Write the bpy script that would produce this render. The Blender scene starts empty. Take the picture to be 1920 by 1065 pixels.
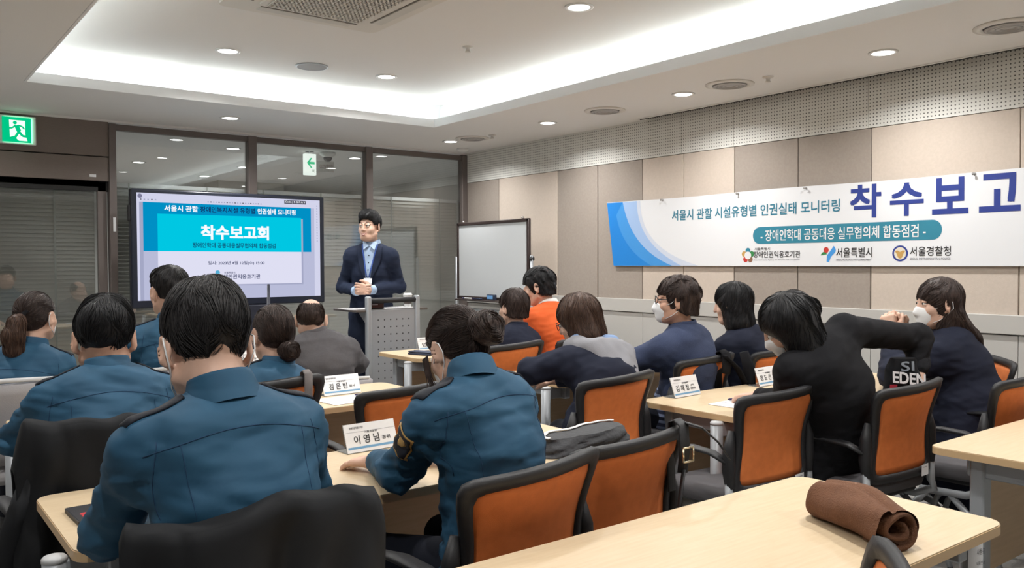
import bpy, bmesh, math, random
import numpy as np
from mathutils import Vector, Matrix, Euler
from mathutils.bvhtree import BVHTree

scene = bpy.context.scene
COL = scene.collection
PI = math.pi
random.seed(7); RNG = np.random.default_rng(7)

# ------------------------------------------------------------------ camera, world, exposure
cam_d = bpy.data.cameras.new('camera')
cam_d.sensor_width = 36.0
cam_d.lens = 1573.84 / 1920 * 36.0
cam_d.clip_start = 0.02; cam_d.clip_end = 60
cam = bpy.data.objects.new('camera', cam_d); COL.objects.link(cam)
R_ = Matrix(((0.79162481, 0.01843244, -0.61072941), (-0.61099446, 0.01734923, -0.79144474), (-0.00399258, 0.99967957, 0.0249962)))
cam.matrix_world = Matrix.Translation((0, 0, 1.38)) @ R_.to_4x4()
scene.camera = cam

w = bpy.data.worlds.new('world'); scene.world = w; w.use_nodes = True
w.node_tree.nodes['Background'].inputs[0].default_value = (.9, .95, 1, 1)
w.node_tree.nodes['Background'].inputs[1].default_value = 0.05

scene.view_settings.view_transform = 'Standard'
scene.view_settings.look = 'None'
scene.view_settings.exposure = -0.12
scene.view_settings.gamma = 1.0
scene.view_settings.use_curve_mapping = False

DOWN_W = 15.5      # watts of one downlight
COVE_E = 8.5       # emission of the cove tubes
H_LOW, H_UP = 2.60, 2.83
WX, WY = 5.335, 7.73     # right wall, front partition

# ------------------------------------------------------------------ materials
MATS = {}
def mat(name, col, rough=.6, metal=0, spec=.5, bump=None, noise=None, emit=None, strength=0, sheen=0, stretch=(1,1,1), trans=0, alpha=1):
    if name in MATS: return MATS[name]
    m = bpy.data.materials.new(name); m.use_nodes = True
    nt = m.node_tree; b = nt.nodes['Principled BSDF']
    b.inputs['Base Color'].default_value = (*col, 1)
    b.inputs['Roughness'].default_value = rough
    b.inputs['Metallic'].default_value = metal
    b.inputs['Specular IOR Level'].default_value = spec
    if sheen: b.inputs['Sheen Weight'].default_value = sheen
    if emit: 
        b.inputs['Emission Color'].default_value = (*emit, 1); b.inputs['Emission Strength'].default_value = strength
    if trans: b.inputs['Transmission Weight'].default_value = trans
    if alpha < 1: b.inputs['Alpha'].default_value = alpha
    if bump or noise:
        tc = nt.nodes.new('ShaderNodeTexCoord'); mp = nt.nodes.new('ShaderNodeMapping')
        mp.inputs['Scale'].default_value = stretch
        nt.links.new(tc.outputs['Object'], mp.inputs['Vector'])
    if noise:      # (scale, second colour, detail)
        n = nt.nodes.new('ShaderNodeTexNoise'); n.inputs['Scale'].default_value = noise[0]; n.inputs['Detail'].default_value = noise[2] if len(noise) > 2 else 4
        nt.links.new(mp.outputs[0], n.inputs['Vector'])
        r = nt.nodes.new('ShaderNodeValToRGB'); r.color_ramp.elements[0].position = .35; r.color_ramp.elements[1].position = .65
        r.color_ramp.elements[0].color = (*col, 1); r.color_ramp.elements[1].color = (*noise[1], 1)
        nt.links.new(n.outputs[0], r.inputs[0]); nt.links.new(r.outputs[0], b.inputs['Base Color'])
    if bump:       # (scale, strength)
        n = nt.nodes.new('ShaderNodeTexNoise'); n.inputs['Scale'].default_value = bump[0]; n.inputs['Detail'].default_value = bump[3] if len(bump) > 3 else 5; n.inputs['Distortion'].default_value = .6 if len(bump) > 3 else 0
        nt.links.new(mp.outputs[0], n.inputs['Vector'])
        bp = nt.nodes.new('ShaderNodeBump'); bp.inputs['Strength'].default_value = bump[1]; bp.inputs['Distance'].default_value = bump[2] if len(bump) > 2 else .01
        nt.links.new(n.outputs[0], bp.inputs['Height']); nt.links.new(bp.outputs[0], b.inputs['Normal'])
    MATS[name] = m
    return m

def glow(name, col, strength):
    if name in MATS: return MATS[name]
    m = bpy.data.materials.new(name); m.use_nodes = True; nt = m.node_tree; nt.nodes.clear()
    e = nt.nodes.new('ShaderNodeEmission'); o = nt.nodes.new('ShaderNodeOutputMaterial')
    e.inputs[0].default_value = (*col, 1); e.inputs[1].default_value = strength
    nt.links.new(e.outputs[0], o.inputs[0]); MATS[name] = m
    return m

def glass_mat():
    m = bpy.data.materials.new('partition_glass'); m.use_nodes = True; nt = m.node_tree; nt.nodes.clear()
    o = nt.nodes.new('ShaderNodeOutputMaterial'); mx = nt.nodes.new('ShaderNodeMixShader')
    t = nt.nodes.new('ShaderNodeBsdfTransparent'); t.inputs[0].default_value = (.94, .96, .96, 1)
    g = nt.nodes.new('ShaderNodeBsdfGlossy'); g.inputs['Roughness'].default_value = 0.0; g.inputs[0].default_value = (1, 1, 1, 1)
    f = nt.nodes.new('ShaderNodeFresnel'); f.inputs[0].default_value = 1.6
    mu = nt.nodes.new('ShaderNodeMath'); mu.operation = 'MULTIPLY'; mu.inputs[1].default_value = 1.45; mu.use_clamp = True
    nt.links.new(f.outputs[0], mu.inputs[0]); nt.links.new(mu.outputs[0], mx.inputs[0])
    nt.links.new(t.outputs[0], mx.inputs[1]); nt.links.new(g.outputs[0], mx.inputs[2]); nt.links.new(mx.outputs[0], o.inputs[0])
    return m

def perf_mat():          # white board drilled with small holes on a 25 mm grid
    m = mat('perforated_board', (.74, .74, .70), .7); nt = m.node_tree; b = nt.nodes['Principled BSDF']
    tc = nt.nodes.new('ShaderNodeTexCoord'); sp = nt.nodes.new('ShaderNodeSeparateXYZ'); nt.links.new(tc.outputs['Object'], sp.inputs[0])
    def mth(op, a, c=None):
        n = nt.nodes.new('ShaderNodeMath'); n.operation = op
        for i, v in enumerate((a, c)):
            if v is None: continue
            if isinstance(v, (int, float)): n.inputs[i].default_value = v
            else: nt.links.new(v, n.inputs[i])
        return n.outputs[0]
    d = []
    for ax in ('Y', 'Z'):
        s = mth('MULTIPLY', sp.outputs[ax], 1 / .024); s = mth('FRACT', s); s = mth('SUBTRACT', s, .5); d.append(mth('MULTIPLY', s, s))
    r2 = mth('ADD', d[0], d[1]); hole = mth('LESS_THAN', r2, .036)
    mx = nt.nodes.new('ShaderNodeMixRGB'); mx.inputs[1].default_value = (.74, .74, .70, 1); mx.inputs[2].default_value = (.12, .12, .115, 1)
    nt.links.new(hole, mx.inputs[0]); nt.links.new(mx.outputs[0], b.inputs['Base Color'])
    return m

M_ceil = mat('ceiling_paint', (.80, .795, .785), .9, bump=(90, .05))
M_fascia = mat('fascia_paint', (.84, .85, .86), .8)
M_panel_l = mat('beige_fabric', (.61, .53, .46), .95, spec=.2, bump=(420, .25, .004), noise=(60, (.58, .505, .435)))
M_panel_d = mat('taupe_fabric', (.37, .325, .285), .95, spec=.2, bump=(420, .25, .004), noise=(60, (.345, .30, .265)))
M_perf = perf_mat()
M_dado = mat('dado_board', (.50, .49, .465), .7)
M_gap = mat('joint_dark', (.03, .03, .03), .9)
M_brown = mat('brown_laminate', (.20, .165, .145), .55, noise=(40, (.185, .15, .13)), stretch=(1, 1, 8))
M_mull = mat('mullion_brown', (.155, .13, .12), .45)
M_glass = glass_mat()
M_slat = mat('blind_slat', (.50, .49, .455), .5)
M_cord = mat('blind_cord', (.42, .44, .42), .8)
M_headrail = mat('headrail_white', (.75, .76, .76), .4)
M_floor = mat('floor_carpet', (.42, .415, .40), .95, noise=(180, (.33, .325, .31), 6), bump=(300, .4))
M_white = mat('white_plastic', (.80, .80, .79), .45)
M_offwhite = mat('warm_white_plastic', (.72, .70, .66), .5)
M_steel = mat('silver_paint', (.34, .36, .38), .42, metal=.2)
M_chrome = mat('chrome', (.8, .8, .8), .2, metal=1)
M_gold = mat('brass_buckle', (.85, .75, .55), .25, metal=1)
M_black = mat('black_plastic', (.014, .014, .016), .5, bump=(500, .15))
M_blackg = mat('black_gloss', (.012, .012, .015), .2)
M_orange = mat('orange_mesh', (.74, .20, .045), .7, bump=(700, .3, .003), noise=(30, (.67, .175, .038)))
M_grey_fab = mat('grey_seat_fabric', (.085, .082, .088), .95, bump=(500, .3, .004))
M_lgrey = mat('light_grey_fabric', (.33, .32, .33), .9, bump=(400, .3, .004))
M_wood = mat('maple_top', (.63, .485, .31), .38, noise=(7, (.67, .53, .355), 6), stretch=(1.2, 14, 1))
M_edge = mat('maple_edge', (.58, .40, .22), .45)
M_modesty = mat('maple_panel', (.55, .40, .25), .5, noise=(6, (.50, .36, .22), 5), stretch=(1, 1, 10))
M_skin = mat('skin', (.60, .36, .26), .5, spec=.35, noise=(25, (.56, .32, .225)))
M_skin2 = mat('skin_fair', (.66, .43, .33), .5, spec=.35, noise=(25, (.62, .385, .285)))
M_lip = mat('lips', (.42, .16, .14), .45)
M_eye = mat('eye_white', (.75, .73, .70), .3)
M_iris = mat('iris_dark', (.02, .012, .01), .2)
M_teeth = mat('teeth', (.8, .78, .72), .3)
def hairm(n, c, c2): return mat(n, c, .55, spec=.35, noise=(160, c2, 6), bump=(140, .4, .005), stretch=(1, 1, .12))
M_hair = hairm('hair_black', (.011, .010, .011), (.026, .024, .025))
M_hair2 = hairm('hair_dark_brown', (.022, .014, .012), (.055, .034, .028))
M_hair3 = hairm('hair_brown', (.045, .024, .017), (.10, .055, .036))
M_hair4 = hairm('hair_jet', (.006, .006, .007), (.013, .013, .015))
M_police = mat('police_blue', (.0095, .066, .132), .75, bump=(9, .45, .03, .7), stretch=(.7, .7, 1.8), noise=(9, (.012, .075, .145)))
M_epau = mat('epaulette_navy', (.008, .010, .018), .7)
M_navy = mat('navy_cloth', (.014, .017, .032), .85, spec=.2, bump=(700, .2, .004))
M_suit = mat('navy_suit', (.014, .021, .045), .75, spec=.2, bump=(600, .12, .003))
M_trous = mat('dark_trousers', (.010, .012, .020), .85, spec=.2)
M_blackc = mat('black_cloth', (.010, .010, .012), .9, spec=.2, bump=(600, .2, .004))
M_charc = mat('charcoal_jacket', (.012, .013, .015), .75, spec=.22, bump=(6, .5, .05, .6), stretch=(1.6, 1.6, .8))
M_greyj = mat('grey_wool', (.085, .080, .085), .9, noise=(120, (.075, .070, .076)), bump=(500, .3, .004))
M_knit = mat('navy_knit', (.026, .038, .085), .95, noise=(300, (.040, .055, .11)), bump=(350, .4, .004))
M_orangek = mat('orange_knit', (.66, .105, .018), .9, bump=(350, .4, .004))
M_hood = mat('grey_hood', (.25, .25, .27), .95, bump=(300, .3, .004))
M_denim = mat('pale_blue_lining', (.20, .29, .47), .9, bump=(500, .3, .004))
M_shirt = mat('light_blue_shirt', (.36, .48, .66), .7)
M_lany = mat('lanyard_blue', (.03, .08, .32), .6)
M_mask = mat('mask_white', (.82, .83, .84), .8)
M_paper = mat('paper', (.84, .84, .85), .7)
M_ink = mat('ink', (.02, .02, .022), .6)
M_inkg = mat('ink_grey', (.22, .22, .24), .6)
M_clear = mat('acrylic', (.82, .86, .88), .08, trans=.85)
M_cardblue = mat('card_stripe', (.16, .36, .58), .5)
M_banner = mat('banner_cloth', (.78, .80, .83), .55, bump=(3, .15, .02))
M_bblue = mat('print_blue', (.012, .22, .66), .5)
M_bblue2 = mat('print_mid_blue', (.055, .30, .72), .5)
M_bblue3 = mat('print_pale_blue', (.36, .52, .80), .5)
M_bgrey = mat('print_pale_grey', (.62, .68, .80), .5)
M_teal = mat('print_teal', (.028, .22, .32), .5)
M_tealt = mat('print_teal_text', (.03, .20, .30), .5)
M_navyt = mat('print_navy', (.022, .045, .26), .5)
M_red = mat('print_red', (.55, .04, .03), .5)
M_green = mat('print_green', (.03, .22, .06), .5)
M_goldp = mat('print_gold', (.55, .33, .10), .5)
M_brownw = mat('brown_fleece', (.155, .068, .034), .95, bump=(260, .6, .006), noise=(40, (.135, .058, .029)))
M_darkbag = mat('grey_bag_cloth', (.045, .046, .05), .8, bump=(60, .4, .01))
M_wb = mat('whiteboard_face', (.66, .69, .71), .25)
M_wbframe = mat('whiteboard_frame', (.045, .03, .028), .4)
M_podium = mat('podium_grey', (.30, .315, .335), .5)
M_visor = mat('phone_screen', (.02, .02, .025), .15)

# ------------------------------------------------------------------ mesh helpers
def link(o, parent=None):
    COL.objects.link(o)
    if parent is not None: o.parent = parent
    return o

class MB:
    def __init__(s): s.v = []; s.f = []; s.m = []; s.mats = []; s.sm = []
    def mi(s, m):
        if m not in s.mats: s.mats.append(m)
        return s.mats.index(m)
    def add(s, verts, faces, m, smooth=False):
        o = len(s.v); k = s.mi(m)
        s.v += [tuple(v) for v in verts]; s.f += [[i + o for i in f] for f in faces]
        s.m += [k] * len(faces); s.sm += [smooth] * len(faces)
        return s
    def box(s, c, d, m, rot=None, bev=0, seg=2):
        bm = bmesh.new(); bmesh.ops.create_cube(bm, size=1)
        for v in bm.verts: v.co = Vector((v.co.x * d[0], v.co.y * d[1], v.co.z * d[2]))
        if bev > 0: bmesh.ops.bevel(bm, geom=list(bm.edges), offset=min(bev, min(d) * .49), segments=seg, affect='EDGES', profile=.5)
        s._bm(bm, c, rot, m, bev > 0); return s
    def _bm(s, bm, c, rot, m, smooth):
        bm.verts.index_update(); bm.normal_update(); axis = [max(abs(q) for q in f.normal) > .9995 for f in bm.faces]; R = rot if rot is not None else Matrix.Identity(3); c = Vector(c)
        s.add([R @ v.co + c for v in bm.verts], [[v.index for v in f.verts] for f in bm.faces], m, smooth); s.sm[len(s.sm) - len(axis):] = [smooth and not q for q in axis]; bm.free()
    def tube(s, pts, r, m, n=10, cap=True, flat=None):
        """round tube along pts; r number or list; flat=(a,b) scale of the profile"""
        pts = [Vector(p) for p in pts]; rs = r if isinstance(r, (list, tuple)) else [r] * len(pts)
        V = []; F = []; prev = None
        for i, p in enumerate(pts):
            t = (pts[min(i + 1, len(pts) - 1)] - pts[max(i - 1, 0)])
            if t.length < 1e-9: t = Vector((0, 0, 1))
            t.normalize()
            if prev is None:
                a = Vector((0, 0, 1)) if abs(t.z) < .9 else Vector((1, 0, 0)); u = t.cross(a).normalized()
            else:
                u = prev - t * prev.dot(t)
                u = u.normalized() if u.length > 1e-6 else t.orthogonal().normalized()
            prev = u; v = t.cross(u); fa, fb = flat or (1, 1)
            for k in range(n):
                an = 2 * PI * k / n; V.append(p + (u * math.cos(an) * fa + v * math.sin(an) * fb) * rs[i])
        for i in range(len(pts) - 1):
            for k in range(n): F.append([i * n + k, i * n + (k + 1) % n, (i + 1) * n + (k + 1) % n, (i + 1) * n + k])
        if cap: F.append(list(range(n))[::-1]); F.append([(len(pts) - 1) * n + k for k in range(n)])
        return s.add(V, F, m, True)
    def lathe(s, prof, m, c=(0, 0, 0), n=28, rot=None, smooth=True):
        V = []; F = []; R = rot if rot is not None else Matrix.Identity(3); c = Vector(c)
        for r, z in prof:
            for k in range(n): V.append(R @ Vector((r * math.cos(2 * PI * k / n), r * math.sin(2 * PI * k / n), z)) + c)
        for i in range(len(prof) - 1):
            for k in range(n): F.append([i * n + k, i * n + (k + 1) % n, (i + 1) * n + (k + 1) % n, (i + 1) * n + k])
        if prof[0][0] > 1e-4 and len(prof) > 2: F.append(list(range(n))[::-1])
        if prof[-1][0] > 1e-4 and len(prof) > 2: F.append([(len(prof) - 1) * n + k for k in range(n)])
        return s.add(V, F, m, smooth)
    def prism(s, poly, z0, z1, m, fr=None, smooth=False):
        """poly in 2D (u,v) extruded z0..z1; fr=(origin,U,V,W)"""
        O, U, V_, W = fr or (Vector((0, 0, 0)), Vector((1, 0, 0)), Vector((0, 1, 0)), Vector((0, 0, 1)))
        n = len(poly); V = [O + U * a + V_ * b + W * z for z in (z0, z1) for a, b in poly]
        F = [list(range(n))[::-1], [n + k for k in range(n)]] + [[k, (k + 1) % n, n + (k + 1) % n, n + k] for k in range(n)]
        return s.add(V, F, m, smooth)
    def grid(s, fn, nu, nv, m, closed_u=False, smooth=True):
        V = [fn(i / (nu - (0 if closed_u else 1)), j / (nv - 1)) for j in range(nv) for i in range(nu)]; F = []
        for j in range(nv - 1):
            for i in range(nu if closed_u else nu - 1):
                i2 = (i + 1) % nu; F.append([j * nu + i, j * nu + i2, (j + 1) * nu + i2, (j + 1) * nu + i])
        return s.add(V, F, m, smooth)
    def build(s, name, parent=None, solid=0, sub=0):
        me = bpy.data.meshes.new(name); me.from_pydata(s.v, [], s.f); me.update()
        for mm in s.mats: me.materials.append(mm)
        me.polygons.foreach_set('material_index', s.m); me.polygons.foreach_set('use_smooth', s.sm)
        o = link(bpy.data.objects.new(name, me), parent)
        if solid: md = o.modifiers.new('solid', 'SOLIDIFY'); md.thickness = solid; md.offset = 0
        if sub: md = o.modifiers.new('sub', 'SUBSURF'); md.levels = sub; md.render_levels = sub
        return o

def rr(w_, h_, r, n=5):      # rounded rectangle outline
    P = []
    for cx, cy, a0 in ((w_ / 2 - r, h_ / 2 - r, 0), (-w_ / 2 + r, h_ / 2 - r, 90), (-w_ / 2 + r, -h_ / 2 + r, 180), (w_ / 2 - r, -h_ / 2 + r, 270)):
        for k in range(n + 1):
            a = math.radians(a0 + 90 * k / n); P.append((cx + r * math.cos(a), cy + r * math.sin(a)))
    return P

def thing(name, label, cat, loc=(0, 0, 0), rotz=0, group=None):
    o = bpy.data.objects.new(name, None); o.empty_display_size = .1; o.location = loc; o.rotation_euler = (0, 0, rotz)
    o['label'] = label; o['category'] = cat
    if group: o['group'] = group
    return link(o)
def tag(o, label, cat, group=None):
    o['label'] = label; o['category'] = cat
    if group: o['group'] = group
    return o
def struct(o): o['kind'] = 'structure'; return o
def copy_tree(o, parent=None):
    c = o.copy(); link(c); c.parent = parent
    for ch in list(o.children): copy_tree(ch, c)
    return c
def place(o, loc, rz, label):
    o.location = loc; o.rotation_euler = (0, 0, rz); o['label'] = label; return o

def text_mesh(body, O, U, V, w_, h_, m, parent, name='lettering', bold=0.0, lift=.0012):
    """flat lettering fitted into a w x h box centred on O in the plane U,V"""
    cu = bpy.data.curves.new(name, 'FONT'); cu.body = body; cu.size = 1; cu.resolution_u = 3
    ob = bpy.data.objects.new(name, cu); COL.objects.link(ob)
    dg = bpy.context.evaluated_depsgraph_get(); me = ob.evaluated_get(dg).to_mesh()
    co = np.array([v.co[:] for v in me.vertices]); fs = [list(p.vertices) for p in me.polygons]
    ob.evaluated_get(dg).to_mesh_clear(); bpy.data.objects.remove(ob); bpy.data.curves.remove(cu)
    lo, hi = co.min(0), co.max(0); c = (lo + hi) / 2; sx = w_ / max(hi[0] - lo[0], 1e-6); sy = h_ / max(hi[1] - lo[1], 1e-6)
    O, U, V = Vector(O), Vector(U).normalized(), Vector(V).normalized(); W = U.cross(V)
    b = MB(); q = bold * sy * .8
    for k, (dx, dy) in enumerate(((-q, -q), (-q, q), (q, -q), (q, q)) if bold else ((0, 0),)):
        b.add([O + U * ((p[0] - c[0]) * sx + dx) + V * ((p[1] - c[1]) * sy + dy) + W * (lift + k * .00012) for p in co], fs, m)
    return b.build(name, parent)

# ------------------------------------------------------------------ room shell
XL, YB = -1.6, -2.6
b = MB(); b.box(((XL + WX) / 2, 5.2, -.05), (WX - XL + .4, 15.8, .1), M_floor); struct(b.build('floor'))
TX0, TX1, TY0, TY1 = .877, 4.065, -1.6, 6.40      # tray opening
RC = .17                                          # depth of the light recess
ce = MB()
def slab(x0, x1, y0, y1, z0, z1, m=M_ceil): ce.box(((x0 + x1) / 2, (y0 + y1) / 2, (z0 + z1) / 2), (x1 - x0, y1 - y0, z1 - z0), m)
slab(XL, TX0 - .015, YB, WY, H_LOW, H_LOW + .03); slab(TX1 + .015, WX - .10, YB, WY, H_LOW, H_LOW + .03)
slab(TX0 - .015, TX1 + .015, TY1 + .015, WY, H_LOW, H_LOW + .03); slab(TX0 - .015, TX1 + .015, YB, TY0 - .015, H_LOW, H_LOW + .03)
ceil = struct(ce.build('ceiling'))
fa = MB()
for x0, x1, y0, y1 in ((TX0 - .015, TX0, TY0, TY1), (TX1, TX1 + .015, TY0, TY1), (TX0 - .015, TX1 + .015, TY1, TY1 + .015), (TX0 - .015, TX1 + .015, TY0 - .015, TY0)):
    fa.box(((x0 + x1) / 2, (y0 + y1) / 2, H_LOW + .032), (x1 - x0, y1 - y0, .07), M_fascia)
fa.build('tray_fascia', ceil)
up = MB()
a0, a1, b0, b1 = TX0 - RC, TX1 + RC, TY0 - RC, TY1 + RC
up.box(((a0 + a1) / 2, (b0 + b1) / 2, H_UP + .02), (a1 - a0, b1 - b0, .04), M_ceil)
for x0, x1, y0, y1 in ((a0 - .02, a0, b0, b1), (a1, a1 + .02, b0, b1), (a0, a1, b1, b1 + .02), (a0, a1, b0 - .02, b0)):
    up.box(((x0 + x1) / 2, (y0 + y1) / 2, (H_LOW + H_UP) / 2 + .03), (x1 - x0, y1 - y0, H_UP - H_LOW), M_fascia)
up.build('tray_ceiling', ceil)
tr = MB()
tr.box((WX - .095, (YB + 5.0) / 2, H_LOW + .004), (.008, 5.0 - YB, .03), M_gap)
tr.box((WX - .045, (YB + WY) / 2, H_LOW + .06), (.09, WY - YB, .02), M_gap)
struct(tr.build('trim_1'))
tr = MB(); tr.box((WX - .108, (YB + 5.0) / 2, H_LOW - .003), (.022, 5.0 - YB, .008), M_ceil); tr.box((WX - .05, (5.0 + WY) / 2, H_LOW + .012), (.10, WY - 5.0, .024), M_ceil); struct(tr.build('trim_2'))

def cove(label, p, L, along_y):
    t = thing('cove_light', label, 'cove light', p, 0, 'tube lights hidden in the ceiling tray')
    h = MB(); h.box((0, 0, .006), (.03, L, .012) if along_y else (L, .03, .012), M_white); h.build('housing', t)
    g = MB(); g.tube([(0, -L / 2, .022), (0, L / 2, .022)] if along_y else [(-L / 2, 0, .022), (L / 2, 0, .022)], .009, glow('cove_tube', (.93, 1, .98), COVE_E * 4), 8); g.build('tube', t)
zc = H_LOW + .03
for k in range(3):
    cove(['cove tube in the tray recess above the wide screen', 'cove tube in the tray recess in front of the dark glazing', 'cove tube in the tray recess nearest the whiteboard'][k], (TX0 + .55 + k * 1.06, TY1 + .09, zc), 1.0, False)
for k in range(7):
    y = TY1 - .6 - k * 1.12
    cove('cove tube in the tray recess along the banner wall side, number %s from the front' % ('one two three four five six seven'.split()[k]), (TX1 + .09, y, zc), 1.08, True)
    cove('cove tube in the tray recess along the left side, number %s from the front' % ('one two three four five six seven'.split()[k]), (TX0 - .09, y, zc), 1.08, True)

# right wall with fabric panels, perforated band and dado
b = MB(); b.box((WX + .06, (YB + WY) / 2, 1.34), (.1, WY - YB + .3, 2.7), M_gap); wall_r = struct(b.build('wall_right'))
seams = [WY, 7.124, 6.175, 5.615, 5.056, 4.597, 4.090, 3.533, 2.978, 2.068, 1.2, .3, -.6, -1.6, YB]
dark = {0: 1, 2: 1, 3: 1, 6: 1, 7: 1, 10: 1}
for i in range(len(seams) - 1):
    y1, y0 = seams[i], seams[i + 1]
    p = MB(); p.box((WX + .002, (y0 + y1) / 2, (1.060 + 2.268) / 2), (.02, y1 - y0 - .006, 2.268 - 1.060), M_panel_d if dark.get(i) else M_panel_l, bev=.003, seg=1)
    p.build('fabric_panel', wall_r)
    p = MB(); p.box((WX + .002, (y0 + y1) / 2, .50), (.02, y1 - y0 - .004, .885), M_dado, bev=.002, seg=1); p.build('dado_panel', wall_r)
ps = [WY, 6.45, 5.30, 4.62, 4.10, 3.0, 1.9, .8, -.3, -1.4, YB]
for i in range(len(ps) - 1):
    y1, y0 = ps[i], ps[i + 1]
    p = MB(); p.box((WX, (y0 + y1) / 2, (2.272 + 2.66) / 2), (.02, y1 - y0 - .004, 2.66 - 2.272), M_perf); p.build('perforated_panel', wall_r)
b = MB(); b.box((WX - .012, (YB + WY) / 2, 1.005), (.024, WY - YB, .115), M_dado, bev=.004, seg=1); struct(b.build('trim_3'))
b = MB(); b.box((WX - .012, (YB + WY) / 2, .05), (.014, WY - YB, .10), M_gap); struct(b.build('baseboard_right'))
b = MB(); b.box((XL - .05, (YB + WY) / 2, 1.34), (.1, WY - YB + .3, 2.7), M_dado); struct(b.build('wall_left'))
b = MB(); b.box(((XL + WX) / 2, YB - .05, 1.34), (WX - XL, .1, 2.7), M_dado); struct(b.build('wall_back'))

# front partition: laminate header and door on the left, three glazed bays on the right
JX = 1.655
b = MB()
b.box(((XL + JX) / 2, WY + .03, (2.29 + 2.6) / 2), (JX - XL, .08, .305), M_brown, bev=.002, seg=1)
b.box(((XL + JX) / 2, WY + .03, (2.085 + 2.283) / 2), (JX - XL, .08, .20), M_brown, bev=.002, seg=1)
b.box(((XL + JX) / 2, WY + .045, 2.3), (JX - XL, .05, .6), M_gap)
wall_f = struct(b.build('wall_front'))
b = MB(); b.box(((XL + WX) / 2, WY - .008, 2.592), (WX - XL, .02, .018), M_ceil); struct(b.build('trim_4'))

def blind(x0, x1, y, zt, zb, label, cords):
    t = thing('venetian_blind', label, 'blind', ((x0 + x1) / 2, y, zb), 0, 'venetian blinds behind the glass')
    W2 = (x1 - x0) / 2; H = zt - zb
    m = MB(); m.box((0, 0, H - .018), (W2 * 2, .035, .036), M_headrail, bev=.003, seg=1); m.build('headrail', t)
    s = MB(); n = int((H - .04) / .0345)
    for i in range(n):
        zc_ = H - .055 - i * .0345; a = math.radians(52)
        P = []
        for sx in (-1, 1):
            for q, bow in ((-1, 0), (0, .004), (1, 0)):
                P.append((sx * W2, q * .021 * math.cos(a) - bow * math.sin(a), zc_ + q * .021 * math.sin(a) - bow * math.cos(a) * 0))
        s.add(P, [[0, 1, 4, 3], [1, 2, 5, 4]], M_slat, True)
    s.build('slats', t)
    for cx in cords:
        c = MB(); c.box((cx - (x0 + x1) / 2, -.026, H / 2), (.014, .002, H), M_cord); c.build('ladder_tape', t)
    m = MB(); m.box((0, 0, .012), (W2 * 2, .03, .02), M_slat, bev=.003, seg=1); m.build('bottom_rail', t)
    return t
bays = [(1.71, 2.856), (2.933, 4.077), (4.15, 5.263)]
for i, (x0, x1) in enumerate(bays):
    g = MB(); g.box(((x0 + x1) / 2, WY + .03, 1.31), (x1 - x0 + .02, .008, 2.44), M_glass); wn = struct(g.build('window_%d' % (i + 1)))
    f = MB()
    f.box(((x0 + x1) / 2, WY + .03, 2.548), (x1 - x0, .07, .05), M_mull, bev=.003, seg=1)
    f.box(((x0 + x1) / 2, WY + .03, .05), (x1 - x0, .07, .10), M_mull, bev=.003, seg=1)
    f.build('window_frame', wn)
    blind(x0 + .004, x1 - .004, WY + .10, 2.085, .12, ['venetian blind behind the glass behind the wide screen', 'venetian blind behind the glass behind the standing presenter', 'venetian blind behind the glass left of the whiteboard'][i],
          [[1.83, 2.50], [3.03, 3.62], [4.42, 5.02]][i])
for i, (x0, x1) in enumerate(((1.655, 1.712), (2.854, 2.935), (4.075, 4.152), (5.261, 5.34))):
    f = MB(); f.box(((x0 + x1) / 2, WY + .02, 1.287), (x1 - x0, .09, 2.575), M_mull, bev=.004, seg=1)
    struct(f.build('trim_%d' % (5 + i)))
b = MB(); b.box((.60, WY + .05, 1.03), (1.98, .008, 2.04), M_glass); d1 = struct(b.build('door_1'))
f = MB(); f.box((1.605, WY + .045, 1.04), (.07, .05, 2.08), M_mull, bev=.004, seg=1); f.box((.60, WY + .045, 2.06), (1.98, .05, .05), M_mull); f.box((.60, WY + .045, .05), (1.98, .05, .10), M_mull); f.box((-.40, WY + .045, 1.04), (.07, .05, 2.08), M_mull)
f.build('door_frame', d1)
blind(-.36, 1.56, WY + .11, 2.06, .12, 'venetian blind behind the glass door below the exit sign', [.80, 1.255])
b = MB(); b.box((-1.0, WY + .04, 1.04), (1.14, .06, 2.08), M_brown); struct(b.build('wall_front_left'))

# corridor behind the glazing
b = MB(); b.box((2.5, 10.9, H_LOW + .02), (9, 6.2, .04), M_ceil); struct(b.build('ceiling_corridor'))
M_cw = mat('corridor_wall', (.50, .50, .48), .8)
b = MB(); b.box((2.5, 13.6, 1.3), (9, .1, 2.6), M_cw); b.box((6.6, 10.8, 1.3), (.1, 5.6, 2.6), M_cw); b.box((-1.7, 10.8, 1.3), (.1, 5.6, 2.6), M_cw); b.box((4.6, 12.6, 1.3), (1.0, .6, 2.6), M_cw); struct(b.build('wall_corridor'))

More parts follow.
